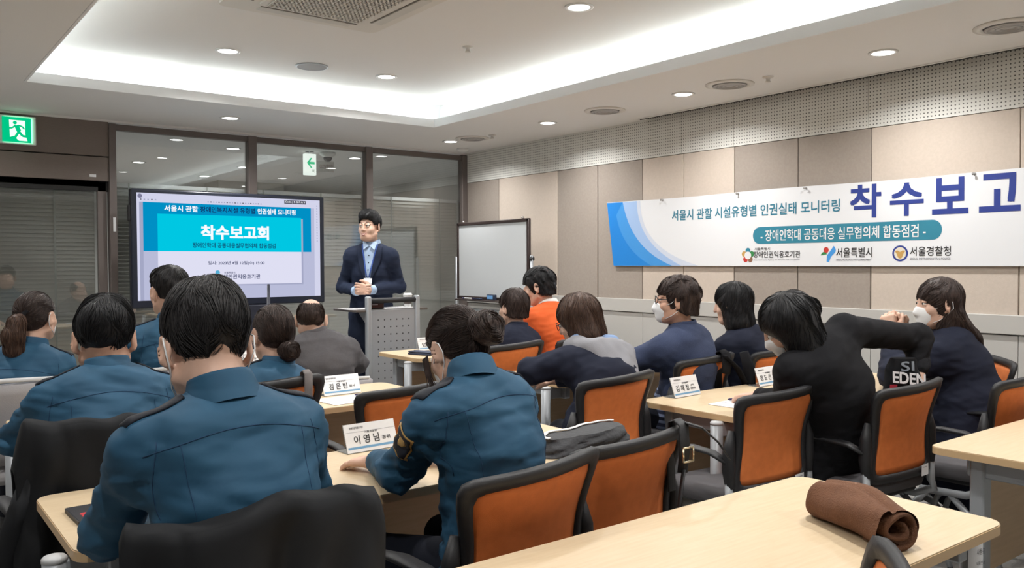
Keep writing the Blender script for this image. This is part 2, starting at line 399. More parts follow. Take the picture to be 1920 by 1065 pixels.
# ------------------------------------------------------------------ ceiling fittings
def downlight(x, y, z, label, power, group='round recessed downlights'):
    t = thing('downlight', label, 'downlight', (x, y, z), 0, group)
    m = MB(); m.lathe([(.083, .0), (.083, -.006), (.066, -.008), (.062, .0)], M_white, n=32); m.build('trim_ring', t)
    m = MB(); m.lathe([(0.0001, -.0045), (.062, -.0045)], glow('downlight_lens', (1, .985, .95), 14), n=32, smooth=False); m.build('lens', t)
    l = bpy.data.lights.new('downlight_lamp', 'AREA'); l.shape = 'DISK'; l.size = .11; l.energy = power; l.color = (1, .98, .955); l.spread = math.radians(150)
    o = bpy.data.objects.new('downlight_lamp', l); o.location = (0, 0, -.012); link(o, t)
    return t
DL = [(1.983, 5.72, H_UP, 'bright downlight in the tray ceiling, nearest the air conditioner on its left'), (3.232, 5.77, H_UP, 'bright downlight in the tray ceiling near the front corner of the tray'),
      (3.235, 3.56, H_UP, 'bright downlight at the top edge of the picture in the tray ceiling'), (2.439, 7.0, H_LOW, 'downlight above the wide screen in front of the glazing'),
      (4.672, 7.05, H_LOW, 'farthest downlight of the banner wall row, beside the corner air vent'), (4.734, 5.617, H_LOW, 'second downlight from the glazing along the banner wall'),
      (4.721, 4.079, H_LOW, 'third downlight from the glazing along the banner wall'), (4.728, 2.575, H_LOW, 'nearest visible downlight above the banner'),
      (1.98, 3.4, H_UP - 2e-3, 'downlight in the tray ceiling behind the air conditioner'), (3.23, 1.4, H_UP, 'downlight in the tray ceiling behind the viewpoint'), (1.95, 1.3, H_UP, 'downlight in the tray ceiling above the nearest table'),
      (4.72, 1.05, H_LOW, 'downlight over the right hand aisle behind the viewpoint'), (.15, 7.0, H_LOW, 'unseen downlight in front of the glass door, added for lighting'), (.15, 5.0, H_LOW, 'unseen left side downlight added for lighting, second from the door'),  # left side row is out of view, added to light the room
      (.15, 3.0, H_LOW, 'unseen left side downlight added for lighting, third from the door'), (.15, 1.0, H_LOW, 'unseen left side downlight added for lighting, beside the viewpoint'), (2.4, -.9, H_UP, 'downlight at the back of the tray ceiling')]
for x, y, z, lb in DL: downlight(x, y, z, lb, DOWN_W * (1.25 if z > 2.7 else 1))
for (x, y), lb in zip([(3.1, 8.82), (4.51, 8.8), (3.8, 10.43), (3.75, 11.81), (2.615, 10.66)], ['corridor downlight behind the glass above the screen', 'corridor downlight right of the hanging arrow sign', 'corridor downlight low in the left pane, nearest the mullion', 'farthest corridor downlight, lowest in the left pane', 'corridor downlight on the left of the glazing']):
    downlight(x, y, H_LOW, lb, 24.0, 'corridor downlights behind the glass')

def vent(x, y, label):
    t = thing('ceiling_vent', label, 'air vent', (x, y, H_LOW), 0, 'round ceiling diffusers along the banner wall')
    m = MB(); m.lathe([(.165, 0), (.165, -.006), (.125, -.012), (.120, .0)], M_offwhite, n=40); m.build('vent_rim', t)
    for r in (.105, .078, .05): 
        m = MB(); m.lathe([(r, -.004), (r + .010, -.014), (r - .008, -.018), (r - .012, -.006)], mat('vent_grey', (.42, .41, .40), .5), n=36); m.build('vent_ring', t)
    m = MB(); m.lathe([(.0001, -.014), (.028, -.012), (.03, -.002)], MATS['vent_grey'], n=24); m.build('vent_cone', t)
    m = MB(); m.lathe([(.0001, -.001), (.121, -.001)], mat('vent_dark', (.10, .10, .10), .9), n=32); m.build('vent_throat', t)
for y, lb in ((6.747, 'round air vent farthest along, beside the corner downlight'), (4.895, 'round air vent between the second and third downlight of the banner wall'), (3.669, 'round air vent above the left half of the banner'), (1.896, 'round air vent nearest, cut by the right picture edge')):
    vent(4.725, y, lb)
def disc(name, x, y, z, prof, m, label, cat):
    o = MB(); o.lathe(prof, m, (0, 0, 0), 30); q = o.build(name); q.location = (x, y, z); return tag(q, label, cat)
sp = thing('ceiling_speaker', 'flat round ceiling speaker with silver rim above the wide screen', 'speaker', (2.629, 5.80, H_UP))
m = MB(); m.lathe([(.118, 0), (.118, -.007), (.106, -.009), (.104, -.003)], M_steel, n=40); m.build('rim', sp)
m = MB(); m.lathe([(.0001, -.006), (.105, -.006)], mat('speaker_mesh', (.36, .36, .37), .8), n=40); m.build('grille', sp)
disc('sprinkler', 3.233, 4.665, H_UP, [(.036, 0), (.034, -.008), (.014, -.010), (.014, -.03), (.020, -.032), (.020, -.036), (.0001, -.037)], M_offwhite, 'small sprinkler head in the tray ceiling, right of the air conditioner', 'sprinkler')
disc('sprinkler', 4.739, 3.371, H_LOW, [(.036, 0), (.034, -.008), (.014, -.010), (.014, -.03), (.020, -.032), (.020, -.036), (.0001, -.037)], M_offwhite, 'small sprinkler head right of a round vent over the banner', 'sprinkler')
disc('sprinkler', 4.759, 6.466, H_LOW, [(.036, 0), (.034, -.008), (.014, -.010), (.014, -.03), (.020, -.032), (.020, -.036), (.0001, -.037)], M_offwhite, 'small sprinkler head near the room corner', 'sprinkler')
disc('smoke_detector', 5.07, 7.42, H_LOW, [(.062, 0), (.062, -.014), (.045, -.03), (.018, -.036), (.0001, -.037)], M_white, 'white smoke detector in the far corner where glazing meets banner wall', 'smoke detector')

ac = thing('ceiling_air_conditioner', 'white four way cassette air conditioner at the top of the picture', 'air conditioner', (2.03, 4.16, H_UP))
m = MB(); m.prism(rr(.96, .96, .05), -.035, -.002, M_offwhite)
m.prism(rr(.97, .97, .055), -.012, 0, M_white); m.build('panel', ac)
m = MB(); m.prism(rr(.62, .62, .02), -.047, -.034, M_offwhite); gq = m.build('grille_frame', ac)
m = MB(); n = 21
M_ag = mat('grille_dark', (.16, .145, .125), .7)
m.box((0, 0, -.0475), (.54, .54, .002), M_ag); m.build('grille_backing', gq)
m = MB()
for i in range(n + 1):
    q = -.27 + .54 * i / n; m.box((q, 0, -.0515), (.012, .55, .006), M_offwhite); 
for i in range(15): m.box((0, -.27 + .54 * i / 14, -.0515), (.55, .012, .006), M_offwhite)
m.build('grille_bars', gq)
for k in range(4):
    a = k * PI / 2; R3 = Matrix.Rotation(a, 3, 'Z')
    m = MB(); m.box(R3 @ Vector((0, .395, -.036)), (.56, .065, .006), mat('louvre', (.62, .61, .58), .5), R3, .004, 1); m.build('louvre', ac)
    m = MB(); m.box(R3 @ Vector((0, .355, -.0355)), (.56, .012, .003), M_ag, R3); m.build('outlet_slot', ac)
m = MB(); m.box((.26, .335, -.04), (.07, .03, .008), M_ag, None, .003, 1); m.build('receiver', ac)

# exit sign
ex = thing('exit_sign', 'green lit running man exit sign on the brown header', 'exit sign', (.985, WY - .012, 2.45))
m = MB(); m.box((0, -.02, 0), (.255, .04, .225), M_white, None, .004, 1); m.build('case', ex)
M_exg = glow('exit_green', (.0, .48, .20), 1.3); M_exw = glow('exit_white', (.80, 1, .86), 1.25)
m = MB(); m.box((-.008, -.0415, 0), (.20, .003, .195), M_exg); m.build('face', ex)
def flat_poly(P, y, M, parent, name):
    m = MB(); m.add([(a, y, c) for a, c in P], [list(range(len(P)))], M); return m.build(name, parent)
wd = MB(); y = -.0438
wd.add([(-.06, y, .075), (.05, y, .075), (.05, y, -.03), (.065, y, -.085), (.005, y, -.085), (-.03, y, -.05), (-.055, y, -.06)], [[6, 5, 4, 3, 2, 1, 0]], M_exw); wd.build('doorway', ex)
rm = MB(); y = -.0448
def limb(P, r): rm.tube([(a, y, c) for a, c in P], r, M_exg, 6, flat=(1, 1))
rm.lathe([(.0001, -.001), (.014, -.001), (.014, .001), (.0001, .001)], M_exg, (-.02, y, .055), 16, Matrix.Rotation(PI / 2, 3, 'X'), False)
def strip(P, wd_):      # flat limbs of the figure
    for (a, c), (a2, c2) in zip(P[:-1], P[1:]):
        d = Vector((a2 - a, c2 - c)).normalized(); n2 = Vector((-d.y, d.x)) * wd_
        rm.add([(a + n2.x, y, c + n2.y), (a - n2.x, y, c - n2.y), (a2 - n2.x, y, c2 - n2.y), (a2 + n2.x, y, c2 + n2.y)], [[0, 1, 2, 3]], M_exg)
strip([(-.010, .035), (.008, -.012)], .016); strip([(.0, .036), (.03, .028), (.045, .008)], .006); strip([(-.015, .035), (-.04, .012), (-.062, .010)], .006)
strip([(.010, -.010), (-.012, -.045), (-.028, -.078)], .009); strip([(.006, -.010), (.030, -.046), (.070, -.050)], .009)
rm.build('running_figure', ex)
l = bpy.data.lights.new('exit_lamp', 'AREA'); l.size = .2; l.energy = .5; l.color = (.25, 1, .55); o = bpy.data.objects.new('exit_lamp', l); o.location = (0, -.05, 0); o.rotation_euler = (PI / 2, 0, 0); link(o, ex)

# corridor arrow sign, dome camera and notice
ar = thing('direction_sign', 'lit white hanging sign with a green arrow seen through the glass', 'direction sign', (3.86, 8.6, 2.6))
m = MB(); m.box((0, 0, -.14), (.13, .06, .23), glow('sign_white', (.93, 1, .92), 1.2), None, .004, 1); m.build('case', ar)
m = MB(); m.add([(a, -.0315, c) for a, c in ((-.045, -.125), (.0, -.07), (.018, -.07), (-.012, -.112), (.045, -.112), (.045, -.138), (-.012, -.138), (.018, -.18), (.0, -.18))], [[0, 8, 7, 6, 3, 2, 1], [3, 6, 5, 4]], M_exg); m.build('arrow', ar)
text_mesh('비', (.032, -.0305, -.21), (1, 0, 0), (0, 0, 1), .03, .04, M_green, ar)
m = MB(); m.lathe([(.01, -.03), (.01, 0), (.05, 0), (.05, .0)], M_steel, n=12); m.build('hanger', ar)
dc = thing('dome_camera', 'white dome security camera on the corridor ceiling beside the arrow sign', 'security camera', (4.05, 8.55, 2.6))
m = MB(); m.lathe([(.085, 0), (.085, -.03), (.05, -.05), (.048, -.055)], M_white, n=24); m.build('mount', dc)
m = MB(); m.lathe([(.048, -.05), (.045, -.075), (.028, -.095), (.0001, -.103)], mat('dome_smoked', (.08, .08, .085), .2), n=24); m.build('dome', dc)
ns = thing('camera_notice', 'small white corridor notice hanging below the dome camera', 'notice', (4.05, 8.75, 2.5))
m = MB(); m.box((.04, 0, -.03), (.26, .008, .12), mat('notice_white', (.6, .6, .58), .6)); m.build('board', ns)
text_mesh('CCTV촬영중', (.075, -.0045, -.03), (1, 0, 0), (0, 0, 1), .16, .05, mat('notice_maroon', (.20, .07, .07), .6), ns)

# stickers on the header and jamb
m = MB(); m.box((1.53, WY - .012, 2.125), (.05, .002, .022), M_paper); tag(m.build('label_sticker'), 'tiny white label sticker on the brown header above the door', 'sticker')
m = MB(); m.box((1.69, WY - .026, 1.72), (.022, .002, .12), M_paper); tag(m.build('notice_strip'), 'narrow white upright strip stuck on the door jamb left of the screen', 'sticker')

# ------------------------------------------------------------------ tables
def make_table(L, label):
    """training table, origin at the floor below its centre; long side along x, user sits at -y"""
    t = thing('training_table', label, 'table', group='maple topped training tables')
    D = .60; Z = .72
    m = MB(); m.prism(rr(L, D, .05, 6), Z - .026, Z - .003, M_edge); m.prism(rr(L - .004, D - .004, .048, 6), Z - .003, Z, M_wood); m.build('tabletop', t)
    for sx in (-1, 1):
        x = sx * (L / 2 - .10)
        f = MB(); f.box((x, .16, .37), (.065, .05, .66), M_steel, None, .008, 1); f.build('leg', t)
        f = MB(); f.tube([(sx * (L / 2 + .028), -.20, .03), (sx * (L / 2 + .028), -.20, .688)], .027, M_steel, 18); f.lathe([(.0285, .682), (.0285, .69), (.024, .695), (.0001, .696)], MATS.get('trim_grey') or mat('trim_grey', (.52, .53, .54), .5), (sx * (L / 2 + .028), -.20, 0), 18); f.build('round_post', t)
        f = MB(); f.box((x, -.02, .655), (.04, .44, .07), M_steel, None, .006, 1); f.box((sx * (L / 2 - .04), -.20, .655), (.12, .03, .06), M_steel, None, .005, 1); f.build('bracket', t)
        f = MB(); f.tube([(x, -.30, .055), (x, -.2, .085), (x, .16, .085), (x, .28, .055)], .02, M_steel, 10); f.tube([(x, -.2, .05), (sx * (L / 2 + .028), -.2, .05)], .018, M_steel, 8); f.build('foot', t)
        for y in (-.30, .28):
            c = MB(); c.lathe([(.0001, -.012), (.024, -.012), (.028, -.006), (.028, .006), (.024, .012), (.0001, .012)], M_black, (x, y, .028), 16, Matrix.Rotation(PI / 2, 3, 'Y')); c.build('caster', t)
    m = MB(); m.box((0, .19, .46), (L - .28, .018, .42), M_modesty, None, .002, 1); m.build('modesty_panel', t)
    m = MB(); m.box((0, .0, .672), (L - .24, .04, .03), M_steel); m.build('crossbar', t)
    return t
T0 = make_table(1.82, 'x')
def table(x0, y0, label, src=None, rz=0):
    t = src or copy_tree(T0); return place(t, (x0 + .91, y0 + .30, 0), rz, label)
table(.46, .905, 'nearest maple table with the brown fleece bundle lying on it', T0)
table(.37, 2.11, 'maple table where the policewoman rests her hand beside a name card')
table(.46, 3.54, 'maple table with a paper sheet and pen in front of the low bun policewoman')
table(.46, 4.97, 'maple table at the front left before the wide screen')
table(3.0, .86, 'maple table cut by the right picture edge')
table(2.92, 2.21, 'maple table with two name cards in front of the leaning black dressed woman')
table(3.0, 3.45, 'maple table in front of the row with the glasses man and hooded coat woman')
table(3.02, 4.97, 'maple table beside the lectern holding a dark blue wallet')

# ------------------------------------------------------------------ chairs
def back_pt(u, v):
    """point of the chair back, u -1..1 across, v 0..1 up"""
    wv = .208 + .022 * v + .014 * math.cos(v * 2 * PI)
    return Vector((wv * u, -.205 - .075 * v + .05 * u * u * (.35 + .65 * v) + .02 * math.sin(v * PI), .475 + .405 * v + .012 * u * v))
def back_n(u, v):
    a = back_pt(u + .01, v) - back_pt(u - .01, v); c = back_pt(u, v + .01) - back_pt(u, v - .01); return a.cross(c).normalized()
def make_chair(tagged=False):
    t = thing('training_chair', 'x', 'chair', group='orange mesh training chairs')
    m = MB()
    P = rr(.46, .44, .07, 6)
    def seat(uu, vv):
        k = int(round(uu * len(P))) % len(P); x, y = P[k]
        lv = [(.0, .0), (.7, .0), (.97, .006), (1.0, .03), (.98, .055), (.9, .066), (.5, .073), (.0, .075)]
        sc, z = lv[int(round(vv * 7))]; return Vector((x * sc, y * sc + .03, .415 + z - .02 * max(0, (y - .12)) / .1))
    m.grid(seat, len(P), 8, M_grey_fab, True); m.build('seat', t)
    m = MB(); m.box((0, .02, .405), (.36, .36, .03), M_black, None, .01, 1); m.build('seat_pan', t)
    # frame ring
    path = []
    nU, nV = 14, 12
    for i in range(nU + 1): path.append((-1 + 2 * i / nU, 1.0))
    for i in range(1, nV + 1): path.append((1, 1 - i / nV))
    for i in range(1, nU + 1): path.append((1 - 2 * i / nU, 0))
    for i in range(1, nV): path.append((-1, i / nV))
    m = MB(); V = []; F = []; nseg = len(path)
    def inner(u, v, k): return (u * (1 - .15 * k), .5 + (v - .5) * (1 - .17 * k))
    def corner(u, v):
        # round the corners
        x, y = u, (v - .5) * 2; q = 13; r = (abs(x) ** q + abs(y) ** q) ** (1 / q); return x / r, .5 + y / r / 2
    for u, v in path:
        u0, v0 = corner(u, v); u1, v1 = corner(u, v); u1, v1 = inner(u1, v1, 1)
        for (uu, vv, off) in ((u0, v0, -.009), (u0, v0, .009), ((u0 + u1) / 2, (v0 + v1) / 2, .012), (u1, v1, .008), (u1, v1, -.008), ((u0 + u1) / 2, (v0 + v1) / 2, -.012)):
            V.append(back_pt(uu, vv) + back_n(uu, vv) * off)
    for i in range(nseg):
        j = (i + 1) % nseg
        for k in range(6): F.append([i * 6 + k, i * 6 + (k + 1) % 6, j * 6 + (k + 1) % 6, j * 6 + k])
    m.add(V, F, M_black, True); m.build('back_frame', t)
    m = MB()
    def mesh(a, c):
        u, v = corner(*((-1 + 2 * a, c))) if max(abs(-1 + 2 * a), abs(2 * c - 1)) > .98 else (-1 + 2 * a, c)
        u, v = inner(u, v, .97); return back_pt(u, v)
    m.grid(mesh, 15, 13, M_orange); m.build('mesh_back', t, solid=.004)
    for sx in (-1, 1):
        a = MB()
        j = back_pt(sx, .34) + Vector((sx * .022, .0, 0))
        a.tube([j + Vector((0, -.004, -.10)), j + Vector((sx * .004, 0, -.03)), j + Vector((sx * .002, .0, .05)), j + Vector((-sx * .012, 0, .12))], [.018, .026, .024, .012], M_black, 10)
        a.build('arm_joint', t)
        a = MB(); a.tube([j + Vector((sx * .012, .0, .0)), j + Vector((sx * .03, .06, .03)), j + Vector((sx * .035, .16, .035)), j + Vector((sx * .03, .28, .022))], [.016, .020, .021, .012], M_black, 10, flat=(1.35, .55)); a.build('armrest', t)
        a = MB(); a.tube([j + Vector((sx * .004, .0, -.03)), j + Vector((sx * .004, -.006, -.18)), (sx * .245, -.20, .40), (sx * .24, -.12, .365), (sx * .235, .08, .355)], .0165, M_steel, 12); a.build('side_tube', t)
        for y in (.22, -.27):
            a = MB(); a.tube([(sx * .235, .05 if y > 0 else -.05, .355), (sx * .24, y * .8, .20), (sx * .25, y, .075)], [.015, .014, .012], M_steel, 10); lg = a.build('leg', t)
            c = MB(); c.lathe([(.0001, -.014), (.022, -.014), (.028, -.008), (.028, .008), (.022, .014), (.0001, .014)], M_black, (sx * .25, y, .028), 16, Matrix.Rotation(PI / 2, 3, 'Y')); c.tube([(sx * .25, y, .03), (sx * .25, y, .08)], .012, M_black, 8); c.build('caster', lg)
    if tagged:
        g = MB(); V = []
        for v in (.015, .10):
            for u in (.52, .78): V.append(back_pt(u, v) - back_n(u, v) * -.0175)
        n2 = [back_pt(u, v) + back_n(u, v) * .0185 for v in (-.005, .05, .11) for u in (.50, .64, .78)]
        n1 = [back_pt(u, v) - back_n(u, v) * .0185 for v in (-.005, .05, .11) for u in (.50, .64, .78)]
        q = [[0, 1, 4, 3], [1, 2, 5, 4], [3, 4, 7, 6], [4, 5, 8, 7]]
        g.add(n2, q, M_paper); g.add(n1, [f[::-1] for f in q], M_paper)
        sg = g.build('tag', t)
        g = MB()
        for nn in (n1, n2):
            c0, c1 = (nn[4] + nn[1]) / 2, (nn[4] + nn[2]) / 2; o2 = (nn[4] - (back_pt(.64, .05))).normalized() * .0008
            for a, c, w2 in ((.2, .3, .004), (.2, .5, .003)): pass
            g.add([nn[3] * .8 + nn[5] * .2 + o2 + (nn[6] - nn[3]) * .5, nn[3] * .2 + nn[5] * .8 + o2 + (nn[6] - nn[3]) * .5, nn[3] * .2 + nn[5] * .8 + o2 + (nn[6] - nn[3]) * .58, nn[3] * .8 + nn[5] * .2 + o2 + (nn[6] - nn[3]) * .58], [[0, 1, 2, 3]], M_inkg)
        g.build('print', sg)
    return t
C0 = make_chair(); C1 = make_chair(True); used = set()
def chair(x, y, rz, label, tagged=False, sc=1.0, back=True):
    src = C1 if tagged else C0
    t = src if src.name not in used else copy_tree(src); used.add(src.name)
    place(t, (x, y, 0), math.radians(rz), label); t.scale = (1, 1, sc); return t
chair(1.31, 1.86, 4, 'orange mesh chair nearest the front, under the big bun policewoman')
chair(1.74, 1.93, 0, 'orange mesh chair with a black buckled belt hung on its back')
chair(2.65, 2.90, 0, 'orange mesh chair under the woman with the grey hood')
chair(3.55, 3.14, 0, 'orange mesh chair under the man in the navy sweater')
chair(4.18, 3.14, 0, 'orange mesh chair under the long haired woman in navy behind the name card')
chair(2.87, 2.20, -5, 'empty orange mesh chair with a white tag left of the leaning woman', True)
chair(3.42, 1.96, -4, 'orange mesh chair with a white tag under the leaning woman in black', True)
chair(4.00, 1.78, 0, 'orange mesh chair cut by the right picture edge')
chair(4.50, 2.10, 55, 'orange mesh chair under the woman with clasped hands')
chair(1.26, .95, 30, 'orange mesh chair at the bottom edge in front of the brown fleece bundle', sc=.95)
chair(1.76, 3.22, 0, 'empty orange mesh chair right of the low bun policewoman')
chair(1.22, 3.36, 0, 'orange mesh chair with a grey strap under the low bun policewoman', sc=1.06)
chair(3.22, 4.38, 0, 'orange mesh chair under the short haired woman in dark coat')
chair(3.84, 4.42, 0, 'orange mesh chair under the person in the orange sweater')
chair(.60, 3.04, 0, 'chair hidden under a dark jacket behind the second row policeman', sc=1.0)
chair(.66, 1.84, -13, 'chair hidden under a dark jacket behind the nearest policeman', sc=.975)

def make_grey_chair():
    t = thing('visitor_chair', 'x', 'chair', group='grey upholstered visitor chairs')
    m = MB(); m.box((0, 0, .44), (.48, .46, .07), M_lgrey, None, .03, 3); m.build('seat', t)
    def bk(u, v): 
        a = -1 + 2 * u; return Vector((.235 * a, -.22 - .07 * v + .035 * a * a, .50 + .36 * v))
    m = MB(); m.grid(bk, 13, 9, M_lgrey); m.build('backrest', t, solid=.03)
    m = MB(); m.tube([bk(0, 0) + Vector((0, 0, -.1)), bk(0, .5), bk(.04, 1.03), bk(.5, 1.05), bk(.96, 1.03), bk(1, .5), bk(1, 0) + Vector((0, 0, -.1))], .011, mat('trim_grey', (.52, .53, .54), .5), 10); m.build('back_frame', t)
    for sx in (-1, 1):
        m = MB(); m.tube([(sx * .25, -.26, .74), (sx * .27, -.2, .755), (sx * .27, .12, .75), (sx * .27, .17, .70), (sx * .27, .20, .03)], .014, M_steel, 10); m.build('arm_tube', t)
        m = MB(); m.tube([(sx * .25, -.20, .46), (sx * .26, -.27, .02)], .014, M_steel, 10); m.build('leg', t)
    return t
G0 = make_grey_chair(); place(G0, (.47, 4.50, 0), math.radians(0), 'grey upholstered chair under the ponytail policewoman at the left edge')
g = copy_tree(G0); place(g, (1.27, 4.52, 0), 0, 'grey upholstered chair under the policeman half hidden behind the nearest one')
g = copy_tree(G0); place(g, (2.05, 4.47, 0), math.radians(-12), 'grey visitor chair with silver arm tube under the balding man'); g.scale = (1, 1, .86)

# ------------------------------------------------------------------ cloth things on chairs
def noise3(p, f, seed=0):
    rs = np.random.default_rng(seed); s = 0
    for k in range(5):
        d = rs.normal(size=3); d /= np.linalg.norm(d); s = s + np.sin((p @ d) * f * (1 + .5 * k) + rs.uniform(0, 6.28) + 1.3 * np.sin((p @ rs.normal(size=3)) * f * .5)) / (1 + .5 * k)
    return s / 2.2
def draped_jacket(name, label, x, y, rz, wid, zt, back_drop, front_drop, m, seed, side=0.0):
    t = MB()
    def fn(u, v):
        a = -1 + 2 * u; X = a * wid; over = max(0, abs(X) - .235); ov = max(0, abs(X) - .20)
        L = back_drop + front_drop; s = v * L - front_drop          # <0 front, >0 back
        r = .034
        z = zt + .012 * math.cos(a * 2.2) - 3.2 * over ** 1.3 - .02 * math.sin(a * 3 + seed)
        lean = -.285 + .05 * min(1, abs(X) / .23) ** 2
        if s < -r: Y = lean + r * .9; Z = z - (-s - r)
        elif s > r: Y = lean - r * .9 - .03 * (s - r) ; Z = z - (s - r)
        else: an = s / r * PI / 2; Y = lean - r * .9 * math.sin(an); Z = z + r * .6 * math.cos(an) - 0
        Xs = math.copysign(min(abs(X), .235) + over * .35, X)
        d = min(1, max(0, abs(s) - .02) / .16)
        q = noise3(np.array([Xs, s * .35, seed * 1.0]), 26, seed)
        return Vector((Xs + .012 * d * math.sin(9 * s + seed), Y + (.040 * q * d - (.02 * d if s > 0 else -.01)) - side * 0, max(.03, Z + .010 * q)))
    t.grid(fn, 49, 41, m)
    o = t.build(name, solid=.006); o.location = (x, y, 0); o.rotation_euler = (0, 0, math.radians(rz)); return o
j1 = draped_jacket('jacket', 'dark', .66, 1.84, -13, .27, .885, .62, .30, M_charc, 3)
tag(j1, 'dark charcoal jacket draped over the chair back behind the nearest policeman, at the bottom edge', 'jacket')
j2 = draped_jacket('jacket', 'dark', .60, 3.04, 0, .33, .90, .66, .25, M_charc, 8)
tag(j2, 'dark charcoal jacket draped over the chair back of the second row policeman, left edge', 'jacket')
c = MB(); c.tube([(-.215, -.25, .80), (-.27, -.26, .62), (-.33, -.25, .40), (-.37, -.24, .12)], [.035, .050, .055, .045], M_charc, 12, flat=(.7, .7)); c.build('sleeve', j2)

def strap_over(name, label, cat, x, y, rz, sc, u, m, wd, dn_back, dn_front, buckle=False):
    o = thing(name, label, cat, (x, y, 0), math.radians(rz))
    p = back_pt(u, 1.0) + Vector((0, 0, 0)); p.z *= sc
    b_ = MB(); b_.tube([p + Vector((.01, .03, -dn_front)), p + Vector((.004, .032, -.06)), p + Vector((0, .022, .012)), p + Vector((0, -.0, .022)), p + Vector((0, -.024, .008)), p + Vector((-.004, -.032, -.06)), p + Vector((-.012, -.03, -dn_back))], wd, m, 8, flat=(.22, 1)); b_.build('strap', o)
    return o, p
o, p = strap_over('belt', 'black leather belt with brass buckle looped over the right end of a chair back', 'belt', 1.74, 1.93, 0, 1, .72, M_black, .018, .13, .2)
m = MB(); q = p + Vector((.0, -.042, -.075))
for a, c in (((-.022, 0, .02), (.022, 0, .02)), ((.022, 0, .02), (.022, 0, -.022)), ((.022, 0, -.022), (-.022, 0, -.022)), ((-.022, 0, -.022), (-.022, 0, .02))): m.tube([q + Vector(a), q + Vector(c)], .0035, M_gold, 8)
m.build('buckle', o)
m = MB(); m.tube([p + Vector((.01, -.02, .015)), p + Vector((.05, -.05, .0)), p + Vector((.09, -.08, -.045)), p + Vector((.12, -.10, -.10))], [.016, .016, .016, .011], M_black, 8, flat=(1, .2)); m.build('belt_tail', o)
m = MB(); m.tube([p + Vector((-.012, -.035, -.12)), p + Vector((-.03, -.03, -.25)), p + Vector((-.07, .0, -.36))], .008, M_black, 8, flat=(1, .4)); m.build('hanging_strap', o)
strap_over('bag_strap', 'grey fabric strap hanging over the chair back beside the low bun policewoman', 'strap', 1.22, 3.36, 0, 1.06, .60, mat('strap_taupe', (.17, .15, .145), .9), .016, .30, .18)
o, p = strap_over('shoulder_bag', 'black bag strap slung over the chair of the man in the navy sweater', 'bag', 3.55, 3.14, 0, 1, .35, M_blackc, .03, .10, .25)
m = MB(); m.tube([p + Vector((-.03, -.035, .0)), p + Vector((.06, -.05, -.07)), p + Vector((.13, -.05, -.16)), p + Vector((.15, -.04, -.24))], .028, M_blackc, 8, flat=(1, .25)); m.build('long_strap', o)
m = MB(); m.tube([p + Vector((.13, -.04, .01)), p + Vector((.15, -.06, -.08)), p + Vector((.15, -.06, -.22)), p + Vector((.14, -.05, -.3))], [.03, .04, .045, .03], M_blackc, 10, flat=(1, .4)); m.build('bag_body', o)

bg = thing('cloth_bag', 'dark grey crumpled cloth bag with a white hem, behind the belted chair', 'bag', (2.02, 2.20, .722), math.radians(4))
m = MB()
def bagf(u, v):
    a = 2 * PI * u; zz = v; w2 = .21 * (1 - .12 * zz); d2 = .085 * (1 - .35 * zz)
    c, s2 = math.cos(a), math.sin(a); q = noise3(np.array([w2 * c, d2 * s2, zz * .2]), 44, 5) * .014
    e = .7; X = math.copysign(abs(c) ** e, c) * (w2 + q); Y = math.copysign(abs(s2) ** e, s2) * (d2 + q); return Vector((X, Y, zz * .062 + .006 * zz * c))
m.grid(bagf, 48, 12, M_darkbag, True); m.add([bagf(k / 48, 1) for k in range(48)], [list(range(48))], M_darkbag); m.build('body', bg)
m = MB(); m.tube([bagf(k / 48, 1) + Vector((0, 0, .004)) for k in range(2, 26)], .005, M_white, 6, flat=(1.8, .6)); m.build('hem', bg)

fl = thing('fleece_bundle', 'rolled brown fleece bundle lying on the nearest table', 'clothing', (1.905, 1.10, .721), math.radians(-107))
m = MB()
def flf(u, v):
    a = 2 * PI * u; X = (-.155 + .30 * v); e = min(1, (v / .13)) ** .5 if v < .13 else 1
    r = (.056 + .008 * math.sin(v * 3)) * (e if e > 0 else 0); q = noise3(np.array([X, .1 * math.cos(a), .1 * math.sin(a)]), 24, 12) * .006 * e
    cy = math.cos(a) * (r * 1.12 + q); cz = math.sin(a) * (r * .86 + q); seam = -.008 * math.exp(-((a - 1.75) / .09) ** 2) * e
    return Vector((X, cy + .02 * math.sin(v * 4), max(.001, cz * 1.0 + r * .84 + seam)))
m.grid(flf, 56, 36, M_brownw, True); m.build('body', fl)
m = MB()       # the open rolled end
P = []
for k in range(60):
    q = k / 59; a = -2.0 + q * 9.0; r = .054 - .038 * q; P.append((r * 1.1 * math.cos(a), .050 + r * .85 * math.sin(a)))
V = []; F = []
for k, (yy, zz) in enumerate(P): V += [(.148 + .006 * math.sin(k * .3), yy - .008, zz), (.06, yy - .008, zz)]
F = [[2 * k, 2 * k + 2, 2 * k + 3, 2 * k + 1] for k in range(59)]
m.add(V, F, M_brownw, True); m.build('rolled_end', fl, solid=.008)
m = MB(); m.tube([flf(.275, .05 + .9 * k / 20) + Vector((0, 0, .0005)) for k in range(21)], .0016, mat('seam_brown', (.07, .03, .016), .9), 6); m.build('seam', fl)

